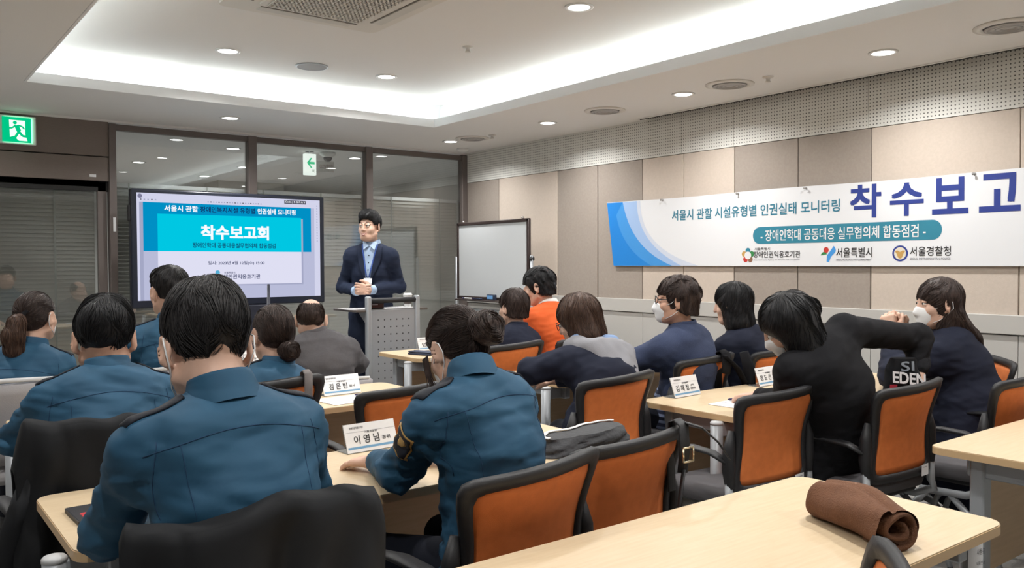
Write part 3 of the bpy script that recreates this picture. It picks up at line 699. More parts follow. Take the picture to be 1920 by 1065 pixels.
tb = thing('tote_bag', 'black printed cloth bag with white block letters held by the leaning woman', 'bag', (3.575, 1.85, .865), math.radians(-37))
m = MB()
def tbf(u, v):
    a = 2 * PI * u; c, s2 = math.cos(a), math.sin(a); q = noise3(np.array([.1 * c, .06 * s2, v * .2]), 34, 9) * .006
    return Vector((math.copysign(abs(c) ** .7, c) * (.088 - .034 * v + q), math.copysign(abs(s2) ** .7, s2) * (.045 - .012 * v + q), -.06 + .155 * v))
m.grid(tbf, 40, 12, M_blackc, True); m.add([tbf(k / 40, 1) for k in range(40)], [list(range(40))], M_blackc); m.build('body', tb)
text_mesh('EDEN', (.005, -.052, .012), (1, 0, -.10), (0, .06, 1), .14, .046, M_paper, tb, bold=.03)
text_mesh('SI', (.0, -.047, .064), (1, 0, .04), (0, .1, 1), .055, .040, mat('print_grey', (.25, .28, .32), .6), tb, bold=.02)
m = MB(); m.box((-.06, -.047, -.025), (.03, .004, .02), mat('print_crimson', (.45, .03, .06), .6)); m.build('printed_patch', tb)

# ------------------------------------------------------------------ things on the tables
def name_card(x, y, rz, label, lines, Wd=.205, Hh=.10, z=.7215):
    t = thing('name_card', label, 'name card', (x, y, z), math.radians(rz), 'acrylic name card stands')
    R3 = Matrix.Rotation(math.radians(-20), 3, 'X')      # leans away from the reader at -y
    U, V = Vector((1, 0, 0)), R3 @ Vector((0, 0, 1)); N = U.cross(V)
    b_ = MB(); b_.box(V * (Hh / 2) + Vector((0, 0, .001)), (Wd, .003, Hh), M_paper, R3); b_.build('card', t)
    b_ = MB(); b_.box(V * (Hh / 2) - N * -.0022 + Vector((0, 0, .001)), (Wd + .004, .0012, Hh + .003), M_clear, R3); 
    b_.box((0, .036, .001), (Wd + .004, .075, .002), M_clear)
    B = MB(); B.box((0, .036, .001), (Wd + .004, .075, .002), M_clear); B.box(V * (Hh / 2) - N * .0025, (Wd + .004, .0012, Hh + .004), M_clear, R3); B.build('holder', t)
    O = V * 0 + N * .0018
    s_ = MB()
    for v0, v1, mm in ((.012, .02, M_cardblue), (.071, .0718, M_inkg)):
        s_.add([O + N * .0007 + U * a + V * c for a, c in ((-Wd / 2 + .004, v0), (Wd / 2 - .004, v0), (Wd / 2 - .004, v1), (-Wd / 2 + .004, v1))], [[0, 1, 2, 3]], mm)
    s_.build('printed_stripe', t)
    for body, cx, cz, w2, h2, mm in lines: text_mesh(body, O + U * cx + V * cz, U, V, w2, h2, mm, t, bold=.012)
    return t
ORG = '장애인권익옹호기관'
def lines(nm, post, x0=-.02, unit='서울경찰청'):
    return [(ORG, -.055, .086, .055, .008, M_ink), (unit, .0, .068, .05, .007, M_ink), (nm, x0, .044, .10, .03, M_ink)] + ([(post, x0 + .078, .04, .034, .013, M_ink)] if '\n' not in post else [(t_, x0 + .082, .052 - .016 * k, .026 + .012 * k, .010, M_ink) for k, t_ in enumerate(post.split('\n'))])
name_card(1.413, 2.635, 3, 'name card in front of the big bun policewoman, beside her hand', lines('이 영 님', '경위'))
name_card(1.90, 3.86, 2, 'name card with white sheet beside the low bun policewoman', lines('김 은 빈', '경사'))
name_card(3.25, 3.80, 2, 'name card half hidden by the sleeve of the hooded coat woman', lines('김 지 수', '팀장'))
name_card(3.40, 5.42, 2, 'name card on the table beside the lectern', lines('엄 기', '팀장'))
name_card(3.20, 2.73, 4, 'name card on the left end of the table before the tagged empty chair', lines('김 재 정', '(관악)\n총괄팀장', -.03, '장애인복지시설인권실태조사단'))
name_card(3.83, 2.70, 4, 'name card beside the folded glasses and phone case', lines('정 도 선', '(관악)\n총괄팀장', -.03, '장애인복지시설인권실태조사단'))
name_card(1.96, 5.38, 2, 'white name card glimpsed between the nearest policeman and the low bun policewoman', lines('박 정 희', '팀장'))
name_card(3.57, 3.85, 2, 'name card behind the man in the navy sweater', lines('한 상 우', '팀장'))

def paper(x, y, rz, label, z=.7212):
    t = thing('paper_sheet', label, 'paper', (x, y, z), math.radians(rz), 'printed agenda sheets')
    m = MB(); m.box((0, 0, .001), (.297, .21, .0016), M_paper); m.build('sheet', t)
    s_ = MB()
    for k in range(7):
        yy = .075 - k * .022; w2 = (.09 if k == 0 else .125 - .01 * (k % 3)); s_.box((-.0 if k == 0 else -.01, yy, .0021), (w2 * 2, .006 if k == 0 else .0022, .0003), M_inkg)
    s_.build('print', t); return t
paper(1.86, 3.70, 6, 'printed white sheet before the empty chair of the third row')
paper(3.24, 2.42, 4, 'printed white sheet in front of the tagged empty chair')
paper(1.92, 5.12, 8, 'white sheet on the front left table seen beside the nearest policeman ear')
def pen(x, y, rz, label, m, z=.729):
    t = thing('pen', label, 'pen', (x, y, z), math.radians(rz), 'ball pens on the sheets')
    b_ = MB(); b_.tube([(-.07, 0, 0), (-.06, 0, 0), (.055, 0, 0)], [.002, .0052, .0052], m, 10); b_.build('barrel', t)
    b_ = MB(); b_.box((.035, 0, .007), (.04, .004, .0015), M_chrome); b_.tube([(.055, 0, 0), (.07, 0, 0)], .0035, M_chrome, 8); b_.build('clip', t)
M_pen = mat('pen_purple', (.035, .025, .09), .3)
pen(1.985, 3.75, -18, 'dark violet pen on the sheet of the third row table', M_pen)
pen(3.30, 2.50, -14, 'dark violet pen on the sheet before the tagged empty chair', M_pen)
pen(1.90, 5.06, 30, 'black pen on the front left sheet', M_black)

ph = thing('phone', 'phone with a red flower picture on its cover at the left table end', 'phone', (.452, 2.41, .721), math.radians(2))
m = MB(); m.prism(rr(.078, .165, .01), 0, .010, M_black); m.build('body', ph)
m = MB(); m.prism(rr(.070, .155, .008), .010, .0108, mat('cover_dark', (.05, .05, .055), .3)); m.build('cover', ph)
m = MB()
for k in range(5):
    a = k * 1.2566; m.add([Vector((.006 + .017 * math.cos(a) + .013 * math.cos(t_), -.02 + .017 * math.sin(a) + .013 * math.sin(t_), .0112)) for t_ in [i * PI / 5 for i in range(10)]], [list(range(10))], mat('cover_red', (.55, .04, .05), .4))
m.add([(-.03, -.075, .0111), (.033, -.075, .0111), (.033, -.042, .0111), (-.02, -.05, .0111)], [[0, 1, 2, 3]], mat('cover_green', (.02, .14, .05), .4)); m.build('cover_picture', ph)
wl = thing('wallet', 'dark blue folded wallet on the table beside the lectern', 'wallet', (3.19, 5.19, .721), math.radians(20))
m = MB(); m.box((0, 0, .008), (.11, .20, .016), mat('wallet_blue', (.02, .03, .07), .5), None, .006, 2); m.build('lower_flap', wl)
m = MB(); m.box((0, -.003, .021), (.112, .198, .009), MATS['wallet_blue'], Matrix.Rotation(.03, 3, 'Y'), .004, 2); m.build('upper_flap', wl)
pc = thing('phone', 'grey phone in a teal edged case beside the folded glasses', 'phone', (3.93, 2.55, .722), math.radians(25))
m = MB(); m.box((0, 0, .012), (.15, .078, .018), mat('case_grey', (.10, .11, .12), .4), Matrix.Rotation(-.12, 3, 'Y'), .006, 2); m.build('case', pc)
m = MB(); m.box((.045, 0, .026), (.045, .07, .004), mat('case_teal', (.05, .26, .32), .3), Matrix.Rotation(-.12, 3, 'Y'), .001, 1); m.build('screen', pc)
gs = thing('eyeglasses', 'folded eyeglasses lying beside the name card', 'glasses', (3.80, 2.56, .724), math.radians(10))
M_gl = mat('glasses_frame', (.20, .12, .09), .3)
m = MB()
for sx in (-1, 1): m.tube([(sx * .034 + .026 * math.cos(a), 0, .022 + .02 * math.sin(a)) for a in [k * PI / 8 for k in range(17)]], .0022, M_gl, 6)
m.tube([(-.008, 0, .026), (.008, 0, .026)], .002, M_gl, 6); m.build('front', gs)
for sx in (-1, 1): m = MB(); m.tube([(sx * .06, 0, .028), (sx * .05, .012, .02), (-sx * .06, .02, .008)], .0018, M_gl, 6); m.build('temple', gs)
lab = MB()
def lbf(u, v): a = math.radians(-170 + 150 * u); return Vector((.0276 * math.cos(a), .0276 * math.sin(a), .50 + .14 * v))
lab.grid(lbf, 12, 4, M_paper); o = lab.build('post_label'); o.location = (.46 + 1.82 + .028, .905 + .10, 0); tag(o, 'white printed label wrapped round the table post at the lower right', 'label')
for k, (t_, h2) in enumerate((('사용중', .016), ('비품번호', .01), ('관리번호', .01))):
    a = math.radians(-105); text_mesh(t_, (.0282 * math.cos(a), .0282 * math.sin(a), .62 - k * .03), (-math.sin(a), math.cos(a), 0), (0, 0, 1), .03, h2, M_ink, o)

# ------------------------------------------------------------------ banner
BX = WX - .03
bn = MB()
Y0, Y1 = .45, 5.47
def bnf(u, v):
    y = Y1 + (Y0 - Y1) * u; slant = .075 * (1 - v) * 0; zt = 1.918 - .008 * math.sin(u * 9) ** 2; zb = 1.350
    return Vector((BX - .0, y - (.0 if u > 0 else .085 * (1 - v)), zb + (zt - zb) * v))
bn.grid(bnf, 60, 2, M_banner, smooth=False); ban = bn.build('wall_banner', solid=.002)
tag(ban, 'long white and blue banner pinned along the beige fabric wall', 'banner')
O = Vector((BX - .0012, 0, 0)); U = Vector((0, -1, 0)); V = Vector((0, 0, 1))
def bpoly(P, m, lift, name):
    q = MB(); q.add([Vector((BX - .0012 - lift, y, z)) for y, z in P], [list(range(len(P)))], m); return q.build(name, ban)
def curve2(p0, p1, p2, n=14): return [((1 - t) ** 2 * p0[0] + 2 * t * (1 - t) * p1[0] + t * t * p2[0], (1 - t) ** 2 * p0[1] + 2 * t * (1 - t) * p1[1] + t * t * p2[1]) for t in [k / n for k in range(n + 1)]]
def swoosh(a, c): return a + c[::-1]
TL, BL = (5.468, 1.915), (5.385, 1.352)
e0 = [TL, BL]
c1 = curve2((5.27, 1.912), (5.17, 1.50), (4.70, 1.352)); c2 = curve2((5.10, 1.911), (5.10, 1.55), (4.60, 1.352)); c3 = curve2((5.06, 1.910), (5.06, 1.50), (4.42, 1.352)); cm = curve2((5.35, 1.80), (5.28, 1.5), (4.93, 1.352)); cl = curve2((5.445, 1.76), (5.38, 1.5), (5.18, 1.352))
def strip2(a, c, m, lift):
    q = MB(); n = len(a); q.add([Vector((BX - .0012 - lift, y, z)) for y, z in a + c], [[i, i + 1, n + i + 1, n + i] for i in range(n - 1)], m); return q.build('printed_swoosh', ban)
left = [(TL[0] + (BL[0] - TL[0]) * k / 14, TL[1] + (BL[1] - TL[1]) * k / 14) for k in range(15)]
strip2(left, c1, M_bblue, .0008); strip2(cm, c1, M_bblue2, .0012); strip2(c1, c2, M_bblue3, .0008); strip2(c2, c3, M_bgrey, .0008)
L = .0015
def bt(body, y0, y1, z0, z1, m, bold=.015, slant=0): return text_mesh(body, (BX - .0012, (y0 + y1) / 2, (z0 + z1) / 2), U, V, abs(y0 - y1), z1 - z0, m, ban, bold=bold)
bt('서울시 관할 시설유형별 인권실태 모니터링', 4.70, 3.19, 1.725, 1.81, M_tealt, .018)
for ch, y0, y1 in (('착', 3.11, 2.90), ('수', 2.83, 2.62), ('보', 2.555, 2.35), ('고', 2.275, 2.06), ('회', 1.98, 1.77)): bt(ch, y0, y1, 1.678, 1.89 if ch != '수' else 1.88, M_navyt, .03)
q = MB(); q.prism([(a - 3.20, c) for a, c in [(-p[0] + 0, p[1]) for p in rr(1.40, .125, .06, 8)]], 0, .0008, M_teal, (Vector((BX - .0014, 0, 1.578)), Vector((0, 1, 0)) * -1, V, Vector((-1, 0, 0)))); q.build('teal_pill', ban)
def btl(body, y0, y1, z0, z1, m, bold=.01): return text_mesh(body, (BX - .0024, (y0 + y1) / 2, (z0 + z1) / 2), U, V, abs(y0 - y1), z1 - z0, m, ban, bold=bold)
btl('- 장애인학대 공동대응 실무협의체 합동점검 -', 3.83, 2.60, 1.535, 1.618, mat('print_white', (.85, .86, .87), .5))
bt('서울특별시', 3.885, 3.75, 1.468, 1.488, M_ink, .01); bt('장애인권익옹호기관', 3.895, 3.495, 1.412, 1.46, M_ink, .012); bt('Seoul Advocacy Agency for Persons with Disabilities', 3.89, 3.50, 1.389, 1.402, M_inkg, 0)
bt('서울특별시', 3.215, 2.955, 1.41, 1.475, M_ink, .012); bt('SEOUL METROPOLITAN GOVERNMENT', 3.215, 2.96, 1.386, 1.399, M_inkg, .01)
bt('서울경찰청', 2.70, 2.445, 1.415, 1.473, M_ink, .012); bt('SEOUL METROPOLITAN POLICE', 2.70, 2.447, 1.39, 1.403, M_inkg, .01)
def circ(cy, cz, r, n=20, a0=0, a1=2 * PI): return [(cy - r * math.cos(a0 + (a1 - a0) * k / n), cz + r * math.sin(a0 + (a1 - a0) * k / n)) for k in range(n + (0 if a1 - a0 > 6.2 else 1))]
# agency flower of four people
for k, mm in enumerate((M_teal, M_goldp, M_red, mat('print_brown', (.25, .12, .07), .5), M_green)):
    a = PI / 2 + k * 2 * PI / 5; bpoly([(3.945 - .036 * math.cos(a) - .022 * math.cos(t_), 1.43 + .036 * math.sin(a) + .022 * math.sin(t_)) for t_ in [i * PI / 7 for i in range(14)]], mm, .0008 + k * .0001, 'logo_petal')
bpoly(circ(3.945, 1.43, .03), M_banner, .0018, 'logo_centre')
# city logo: red sun, green hill, blue river
bpoly(circ(3.292, 1.462, .020), M_red, .0012, 'logo_sun'); bpoly([(3.335, 1.425)] + curve2((3.335, 1.425), (3.31, 1.47), (3.285, 1.432)), M_green, .0008, 'logo_hill')
bpoly(curve2((3.235, 1.49), (3.262, 1.45), (3.285, 1.425)) + [(3.288, 1.38)] + curve2((3.268, 1.378), (3.262, 1.41), (3.238, 1.43)) + curve2((3.22, 1.45), (3.215, 1.47), (3.235, 1.49)), M_bblue2, .0008, 'logo_river')
# police seal
bpoly(circ(2.765, 1.432, .052, 28), M_navyt, .0008, 'seal_ring'); bpoly(circ(2.765, 1.432, .040, 28), mat('print_cream', (.75, .70, .58), .5), .0012, 'seal_field')
bpoly([(2.80, 1.448), (2.783, 1.452), (2.765, 1.442), (2.747, 1.452), (2.73, 1.448), (2.742, 1.43), (2.752, 1.405), (2.765, 1.398), (2.778, 1.405), (2.788, 1.43)], M_goldp, .0016, 'seal_bird')
for y, z in ((4.804, 1.902), (4.035, 1.904), (3.451, 1.902), (2.309, 1.906)):
    t = thing('push_pin', 'clear push pin holding the upper banner hem, at %s' % {4.804: 'the blue corner end', 4.035: 'the start of the teal title', 3.451: 'the end of the teal title', 2.309: 'the big navy letters'}[y], 'push pin', (BX - .001, y, z), 0, 'push pins along the banner')
    m = MB(); m.lathe([(.009, 0), (.009, .003), (.0045, .006), (.004, .016), (.0085, .02), (.0085, .024), (.0001, .025)], mat('pin_grey', (.35, .34, .33), .3), rot=Matrix.Rotation(-PI / 2, 3, 'Y'), n=16); m.build('head', t)

# ------------------------------------------------------------------ wide screen
TVY = 7.28
tv = thing('display_screen', 'large wide interactive screen showing a cyan Korean title slide', 'screen', (2.565, TVY, 0))
m = MB(); m.box((0, .04, 1.51), (1.69, .07, .98), mat('bezel_blue_black', (.012, .016, .03), .35), None, .012, 2); m.build('bezel', tv)
m = MB(); m.box((0, .02, .62), (.6, .05, .8), mat('stand_dark', (.015, .017, .03), .5), None, .01, 1); m.box((0, .0, .045), (1.0, .55, .05), MATS['stand_dark'], None, .02, 2); 
for sx in (-1, 1): m.tube([(sx * .3, .03, .05), (sx * .3, .03, 1.2)], .03, MATS['stand_dark'], 12)
m.build('stand', tv)
m = MB(); m.box((-.85, .04, 1.80), (.02, .04, .13), M_black, None, .004, 1); m.build('side_pen_holder', tv)
SW, SH, SC = 1.60, .885, 1.525
KS = 1.0
G_bg = glow('screen_white', (.70, .71, .90), KS); G_lav = glow('screen_lavender', (.52, .54, .74), KS); G_blue = glow('screen_blue', (.0, .30, .60), KS); G_cyan = glow('screen_cyan', (.0, .62, .83), KS)
G_pan = glow('screen_panel', (.80, .80, .97), KS); G_shadow = glow('screen_grey', (.40, .42, .60), KS); G_txtw = glow('screen_text_white', (.95, .97, 1), KS * 1.1); G_txtn = glow('screen_text_navy', (.006, .02, .11), KS); G_tool = glow('screen_tool', (.12, .12, .16), KS)
def sc_rect(u0, v0, u1, v1, m, lift, name):      # u,v in 0..1, v down from the top
    q = MB(); f = lambda u, v: ((u - .5) * SW, .0045 - lift, SC + (.5 - v) * SH)
    q.add([f(u0, v1), f(u1, v1), f(u1, v0), f(u0, v0)], [[0, 1, 2, 3]], m); return q.build(name, tv)
sc_rect(0, 0, 1, 1, G_bg, .0, 'screen_face')
sc_rect(.012, .085, .03, 1, G_shadow, .001, 'scroll_strip'); sc_rect(.945, .085, .965, 1, G_lav, .001, 'scroll_strip')
sc_rect(.03, .085, .945, .54, G_blue, .001, 'slide_band'); sc_rect(.03, .54, .945, 1, G_lav, .001, 'slide_lower')
sc_rect(.108, .20, .895, .875, G_shadow, .0015, 'panel_shadow'); sc_rect(.10, .19, .885, .54, G_cyan, .002, 'slide_panel_top'); sc_rect(.10, .54, .885, .862, G_pan, .002, 'slide_panel_bottom')
def sc_text(body, u0, v0, u1, v1, m, bold=.012): return text_mesh(body, ((( u0 + u1) / 2 - .5) * SW, .0025 - .0015, SC + (.5 - (v0 + v1) / 2) * SH), (1, 0, 0), (0, 0, 1), (u1 - u0) * SW, (v1 - v0) * SH, m, tv, bold=bold)
sc_text('서울시 관할', .135, .108, .305, .163, G_txtw, .03); sc_text('장애인복지시설 유형별', .318, .108, .615, .163, G_txtn, .02); sc_text('인권실태 모니터링', .63, .108, .85, .163, G_txtw, .03)
sc_text('착수보고회', .322, .288, .69, .42, G_txtw, .045); sc_text('장애인학대 공동대응실무협의체 합동점검', .275, .455, .73, .505, G_txtn, .015)
sc_text('일시: 2023년 4월 12일(수) 15:00', .355, .635, .665, .675, G_txtn, .012); sc_text('서울특별시', .44, .737, .50, .757, G_txtn); sc_text('장애인권익옹호기관', .41, .765, .64, .81, G_txtn, .015)
q = MB(); q.lathe([(.0001, .0), (.02, .0)], glow('screen_logo', (.10, .45, .70), KS), ((.405 - .5) * SW, .001, SC + (.5 - .745) * SH), 20, Matrix.Rotation(PI / 2, 3, 'X'), False); q.build('slide_logo', tv)
sc_rect(.785, .012, .915, .048, G_tool, .0015, 'code_badge'); sc_text('Code J S G P A V', .79, .018, .91, .042, G_txtw, .01)
q = MB(); q.lathe([(.0001, 0), (.018, 0)], glow('screen_icon', (.22, .22, .34), KS), ((.016 - .5) * SW, .0035, SC + (.5 - .03) * SH), 20, Matrix.Rotation(PI / 2, 3, 'X'), False); q.build('menu_icon', tv)
q = MB()
for k in range(26):
    u = (.02 + .018 * k) if k < 5 else (.36 + .0145 * (k - 5)) ; v = .062
    x, z = (u - .5) * SW, SC + (.5 - v) * SH; q.add([(x - .006, .003, z - .004), (x + .006, .003, z - .004), (x + .006, .003, z + .005), (x - .006, .003, z + .005)], [[0, 1, 2, 3]], G_shadow if k % 3 else G_tool)
for k in range(14):
    x, z = (.982 - .5) * SW, SC + (.5 - .06 - .028 * k) * SH; q.add([(x - .005, .003, z - .005), (x + .005, .003, z - .005), (x + .005, .003, z + .005), (x - .005, .003, z + .005)], [[0, 1, 2, 3]], G_shadow)
q.build('tool_icons', tv)

# ------------------------------------------------------------------ whiteboard
wb = thing('whiteboard', 'white mobile whiteboard with dark brown frame in the far corner', 'whiteboard', (4.95, 6.74, 0))
m = MB(); m.box((0, 0, 1.405), (.016, 1.16, .77), M_wb); m.build('board', wb)
m = MB()
for z in (1.025, 1.785): m.box((0, 0, z), (.035, 1.2, .032), M_wbframe, None, .005, 1)
for y in (-.585, .585): m.box((0, y, 1.405), (.035, .032, .79), M_wbframe, None, .005, 1)
m.build('frame', wb)
m = MB()
for y in (-.50, .50): m.lathe([(.012, 0), (.016, .008), (.010, .02), (.0001, .022)], M_chrome, (0, y, 1.80), 14)
m.lathe([(.010, 0), (.010, .02), (.026, .022), (.026, .04), (.0001, .044)], M_black, (0, -.60, 1.42), 16, Matrix.Rotation(PI / 2, 3, 'X')); m.build('pivot_knob', wb)
m = MB(); m.box((-.055, 0, 1.005), (.09, 1.05, .014), M_wbframe, None, .004, 1); m.build('pen_tray', wb)
m = MB()
for y in (-.64, .64): m.tube([(.0, y * .98, .08), (.0, y * .98, 1.45)], .016, M_steel, 10); m.tube([(-.28, y * .98, .06), (0, y * .98, .09), (.25, y * .98, .06)], .016, M_steel, 10)
m.tube([(0, -.62, .90), (0, .62, .90)], .02, M_steel, 10); m.build('stand', wb)
er = thing('board_eraser', 'blue and white board eraser standing on the whiteboard tray', 'eraser', (4.885, 6.66, 1.0125))
m = MB(); m.box((0, 0, .030), (.035, .13, .056), mat('eraser_navy', (.02, .03, .06), .5), None, .006, 1); m.build('body', er)
m = MB(); m.box((-.0185, .005, .032), (.001, .095, .035), mat('eraser_blue', (.18, .42, .80), .5)); m.build('label', er)
for k, (y, mm, lb) in enumerate(((7.08, M_white, 'white marker lying on the left of the whiteboard tray'), (6.90, MATS['wallet_blue'], 'dark blue marker on the whiteboard tray beside the eraser'))):
    t = thing('marker', lb, 'marker', (4.885, y, 1.021)); m = MB(); m.tube([(0, -.075, 0), (0, .05, 0)], .0085, mm, 12); m.build('barrel', t); m = MB(); m.tube([(0, .05, 0), (0, .085, 0)], .0095, M_pen, 12); m.build('cap', t)

# ------------------------------------------------------------------ lectern
PX, PY = 3.375, 5.95
le = thing('lectern', 'grey perforated metal lectern in front of the standing presenter', 'lectern', (PX, PY, 0))
M_dot = mat('hole_dark', (.05, .05, .055), .8)
m = MB(); m.box((0, 0, .575), (.40, .022, .87), M_podium, None, .003, 1); fp = m.build('front_panel', le)
m = MB()
for i in range(6):
    for j in range(13): m.lathe([(.0001, 0), (.0062, 0)], M_dot, (-.14 + i * .056, -.0116, .93 - j * .0585), 10, Matrix.Rotation(PI / 2, 3, 'X'), False)
m.build('perforation', fp)
for sx in (-1, 1):
    m = MB(); m.box((sx * .222, 0, .59), (.042, .05, 1.06), M_steel, None, .012, 2); m.build('post', le)
    m = MB(); m.tube([(sx * .222, .28, .03), (sx * .222, 0, .06), (sx * .222, -.26, .03)], .022, M_steel, 10); m.build('foot', le)
m = MB(); m.tube([(-.205, -.0, 1.085), (.205, 0, 1.085)], .022, M_black, 14); m.build('handle_bar', le)
m = MB(); m.box((-.0, .20, 1.005), (.66, .40, .018), mat('shelf_top', (.10, .085, .075), .4), None, .003, 1); m.build('shelf', le)
m = MB(); m.prism([(0, 0), (.18, 0), (0, -.12)], -.01, .01, M_steel, (Vector((-.20, .03, .995)), Vector((0, 1, 0)), Vector((0, 0, 1)), Vector((1, 0, 0)))); m.build('shelf_bracket', le)
for k, (x, y, rz, lb) in enumerate(((PX - .20, PY + .17, 0, 'white sheet on the left of the lectern shelf'), (PX + .10, PY + .16, 3, 'white sheet on the right of the lectern shelf'))): paper(x, y, rz, lb, 1.0145)
cp = thing('paper_cup', 'white paper cup with lid and brown sleeve on the lectern', 'cup', (PX + .215, PY + .13, 1.0145))
m = MB(); m.lathe([(.026, 0), (.036, .10)], M_white, n=24); m.build('cup', cp)
m = MB(); m.lathe([(.0315, .03), (.0365, .082)], mat('sleeve_brown', (.09, .07, .06), .8), n=24); m.build('sleeve', cp)
m = MB(); m.lathe([(.039, .098), (.040, .106), (.034, .109), (.033, .118), (.0001, .118)], M_white, n=24); m.build('lid', cp)
rm = thing('conference_unit', 'black desk device standing on the lectern shelf under the handle bar', 'device', (PX - .12, PY + .07, 1.0145))
m = MB(); m.box((0, 0, .028), (.13, .06, .05), M_blackg, None, .008, 2); m.build('body', rm)
m = MB(); m.box((-.02, -.0315, .036), (.05, .001, .005), M_inkg); m.build('mark', rm)

# ------------------------------------------------------------------ people: implicit surfaces meshed with surface nets
class Field:
    """union of soft primitives; each is (function, centre box, blend)"""
    def __init__(s): s.p = []; s.cuts = []
    def rc(s, a, b_, ra, rb, k=.02, sub=False):
        a, b_ = np.array(a, float), np.array(b_, float); L = max(1e-9, float((b_ - a) @ (b_ - a))); r = max(ra, rb)
        def f(P):
            q = P - a; t = np.clip((q @ (b_ - a)) / L, 0, 1); return np.linalg.norm(q - t[..., None] * (b_ - a), axis=-1) - (ra + t * (rb - ra))
        s.p.append((f, np.minimum(a, b_) - r, np.maximum(a, b_) + r, k, sub)); return s
    def chain(s, pts, rs, k=.02):
        for i in range(len(pts) - 1): s.rc(pts[i], pts[i + 1], rs[i], rs[i + 1], k)
        return s
    def el(s, c, r, R=np.eye(3), k=.02, sub=False):
        c, r = np.array(c, float), np.array(r, float); R = np.array(R, float)
        def f(P):
            q = (P - c) @ R; k0 = np.linalg.norm(q / r, axis=-1); k1 = np.linalg.norm(q / (r * r), axis=-1); return k0 * (k0 - 1) / np.maximum(k1, 1e-9)
        m = r.max(); s.p.append((f, c - m, c + m, k, sub)); return s
    def ec(s, a, b_, ra, rb, right, k=.03):
        """elliptic cone between a and b; ra=(half width, half depth)"""
        a, b_ = np.array(a, float), np.array(b_, float); ax = b_ - a; L = np.linalg.norm(ax); ax = ax / max(L, 1e-9)
        u = np.array(right, float); u = u - ax * (u @ ax); u /= np.linalg.norm(u); v = np.cross(ax, u)
        def f(P):
            q = P - a; h = q @ ax; t = np.clip(h / max(L, 1e-9), 0, 1); e = h - t * L; w_ = ra[0] + t * (rb[0] - ra[0]); d_ = ra[1] + t * (rb[1] - ra[1]); m_ = np.minimum(w_, d_)
            x, y = (q @ u), (q @ v); k0 = np.sqrt((x / w_) ** 2 + (y / d_) ** 2 + (e / m_) ** 2); k1 = np.sqrt((x / w_ ** 2) ** 2 + (y / d_ ** 2) ** 2 + (e / m_ ** 2) ** 2)
            return k0 * (k0 - 1) / np.maximum(k1, 1e-9)
        m = max(*ra, *rb); s.p.append((f, np.minimum(a, b_) - m, np.maximum(a, b_) + m, k, False)); return s
    def cut(s, fn): s.cuts.append(fn); return s      # keeps where fn(P) < 0
    def mesh(s, h, inflate=0.0, warp=None):
        lo = np.min([p[1] for p in s.p if not p[4]], 0) - inflate - 3 * h; hi = np.max([p[2] for p in s.p if not p[4]], 0) + inflate + 3 * h
        n = np.ceil((hi - lo) / h).astype(int) + 1
        F = np.full(n, 1.0, np.float32); ax = [lo[i] + h * np.arange(n[i]) for i in range(3)]
        for f, a, b_, k, sub in s.p:
            m = inflate + k + 2.5 * h
            i0 = np.clip(np.floor((a - m - lo) / h).astype(int), 0, n - 1); i1 = np.clip(np.ceil((b_ + m - lo) / h).astype(int) + 1, 1, n)
            if (i1 <= i0).any(): continue
            sl = tuple(slice(i0[j], i1[j]) for j in range(3))
            P = np.stack(np.meshgrid(*[ax[j][sl[j]] for j in range(3)], indexing='ij'), -1); d = f(P) - inflate; g = F[sl]
            if sub:
                d = -d; hh = np.clip(.5 - .5 * (g - d) / k, 0, 1); F[sl] = g + (d - g) * hh + k * hh * (1 - hh)
            else:
                hh = np.clip(.5 + .5 * (d - g) / k, 0, 1); F[sl] = d + (g - d) * hh - k * hh * (1 - hh)
        if s.cuts:
            P = np.stack(np.meshgrid(*ax, indexing='ij'), -1)
            for c in s.cuts: F = np.maximum(F, c(P))
        return surfnet(F, lo, h)

def surfnet(F, lo, h):
    S = F < 0; nx, ny, nz = F.shape; acc = np.zeros((nx - 1, ny - 1, nz - 1, 3)); cnt = np.zeros((nx - 1, ny - 1, nz - 1))
    cs = [(i, j, k) for i in (0, 1) for j in (0, 1) for k in (0, 1)]
    sl = lambda c: tuple(slice(c[d], F.shape[d] - 1 + c[d]) for d in range(3))
    for a in cs:
        for d in range(3):
            if a[d]: continue
            b_ = list(a); b_[d] = 1; fa, fb = F[sl(a)], F[sl(b_)]; x = (fa < 0) != (fb < 0); t = np.where(x, fa / np.where(x, fa - fb, 1), 0)
            for e in range(3): acc[..., e] += np.where(x, a[e] + (t if e == d else 0), 0)
            cnt += x
    act = cnt > 0; idx = np.full(act.shape, -1); idx[act] = np.arange(act.sum())
    ii = np.argwhere(act); V = (ii + acc[act] / cnt[act][:, None]) * h + lo; Q = []
    for d in range(3):
        e, g = (d + 1) % 3, (d + 2) % 3
        a = [slice(None)] * 3; b_ = [slice(None)] * 3; a[d] = slice(0, -1); b_[d] = slice(1, None)
        x = S[tuple(a)] != S[tuple(b_)]; flip = S[tuple(a)]
        pts = np.argwhere(x); fl_ = flip[x]
        ok = (pts[:, e] > 0) & (pts[:, g] > 0) & (pts[:, e] < F.shape[e] - 1) & (pts[:, g] < F.shape[g] - 1); pts, fl_ = pts[ok], fl_[ok]
        def at(oe, og):
            q = pts.copy(); q[:, e] += oe; q[:, g] += og; return idx[q[:, 0], q[:, 1], q[:, 2]]
        q = np.stack([at(-1, -1), at(0, -1), at(0, 0), at(-1, 0)], 1); q[~fl_] = q[~fl_][:, ::-1]; Q.append(q)
    return V, np.concatenate(Q)

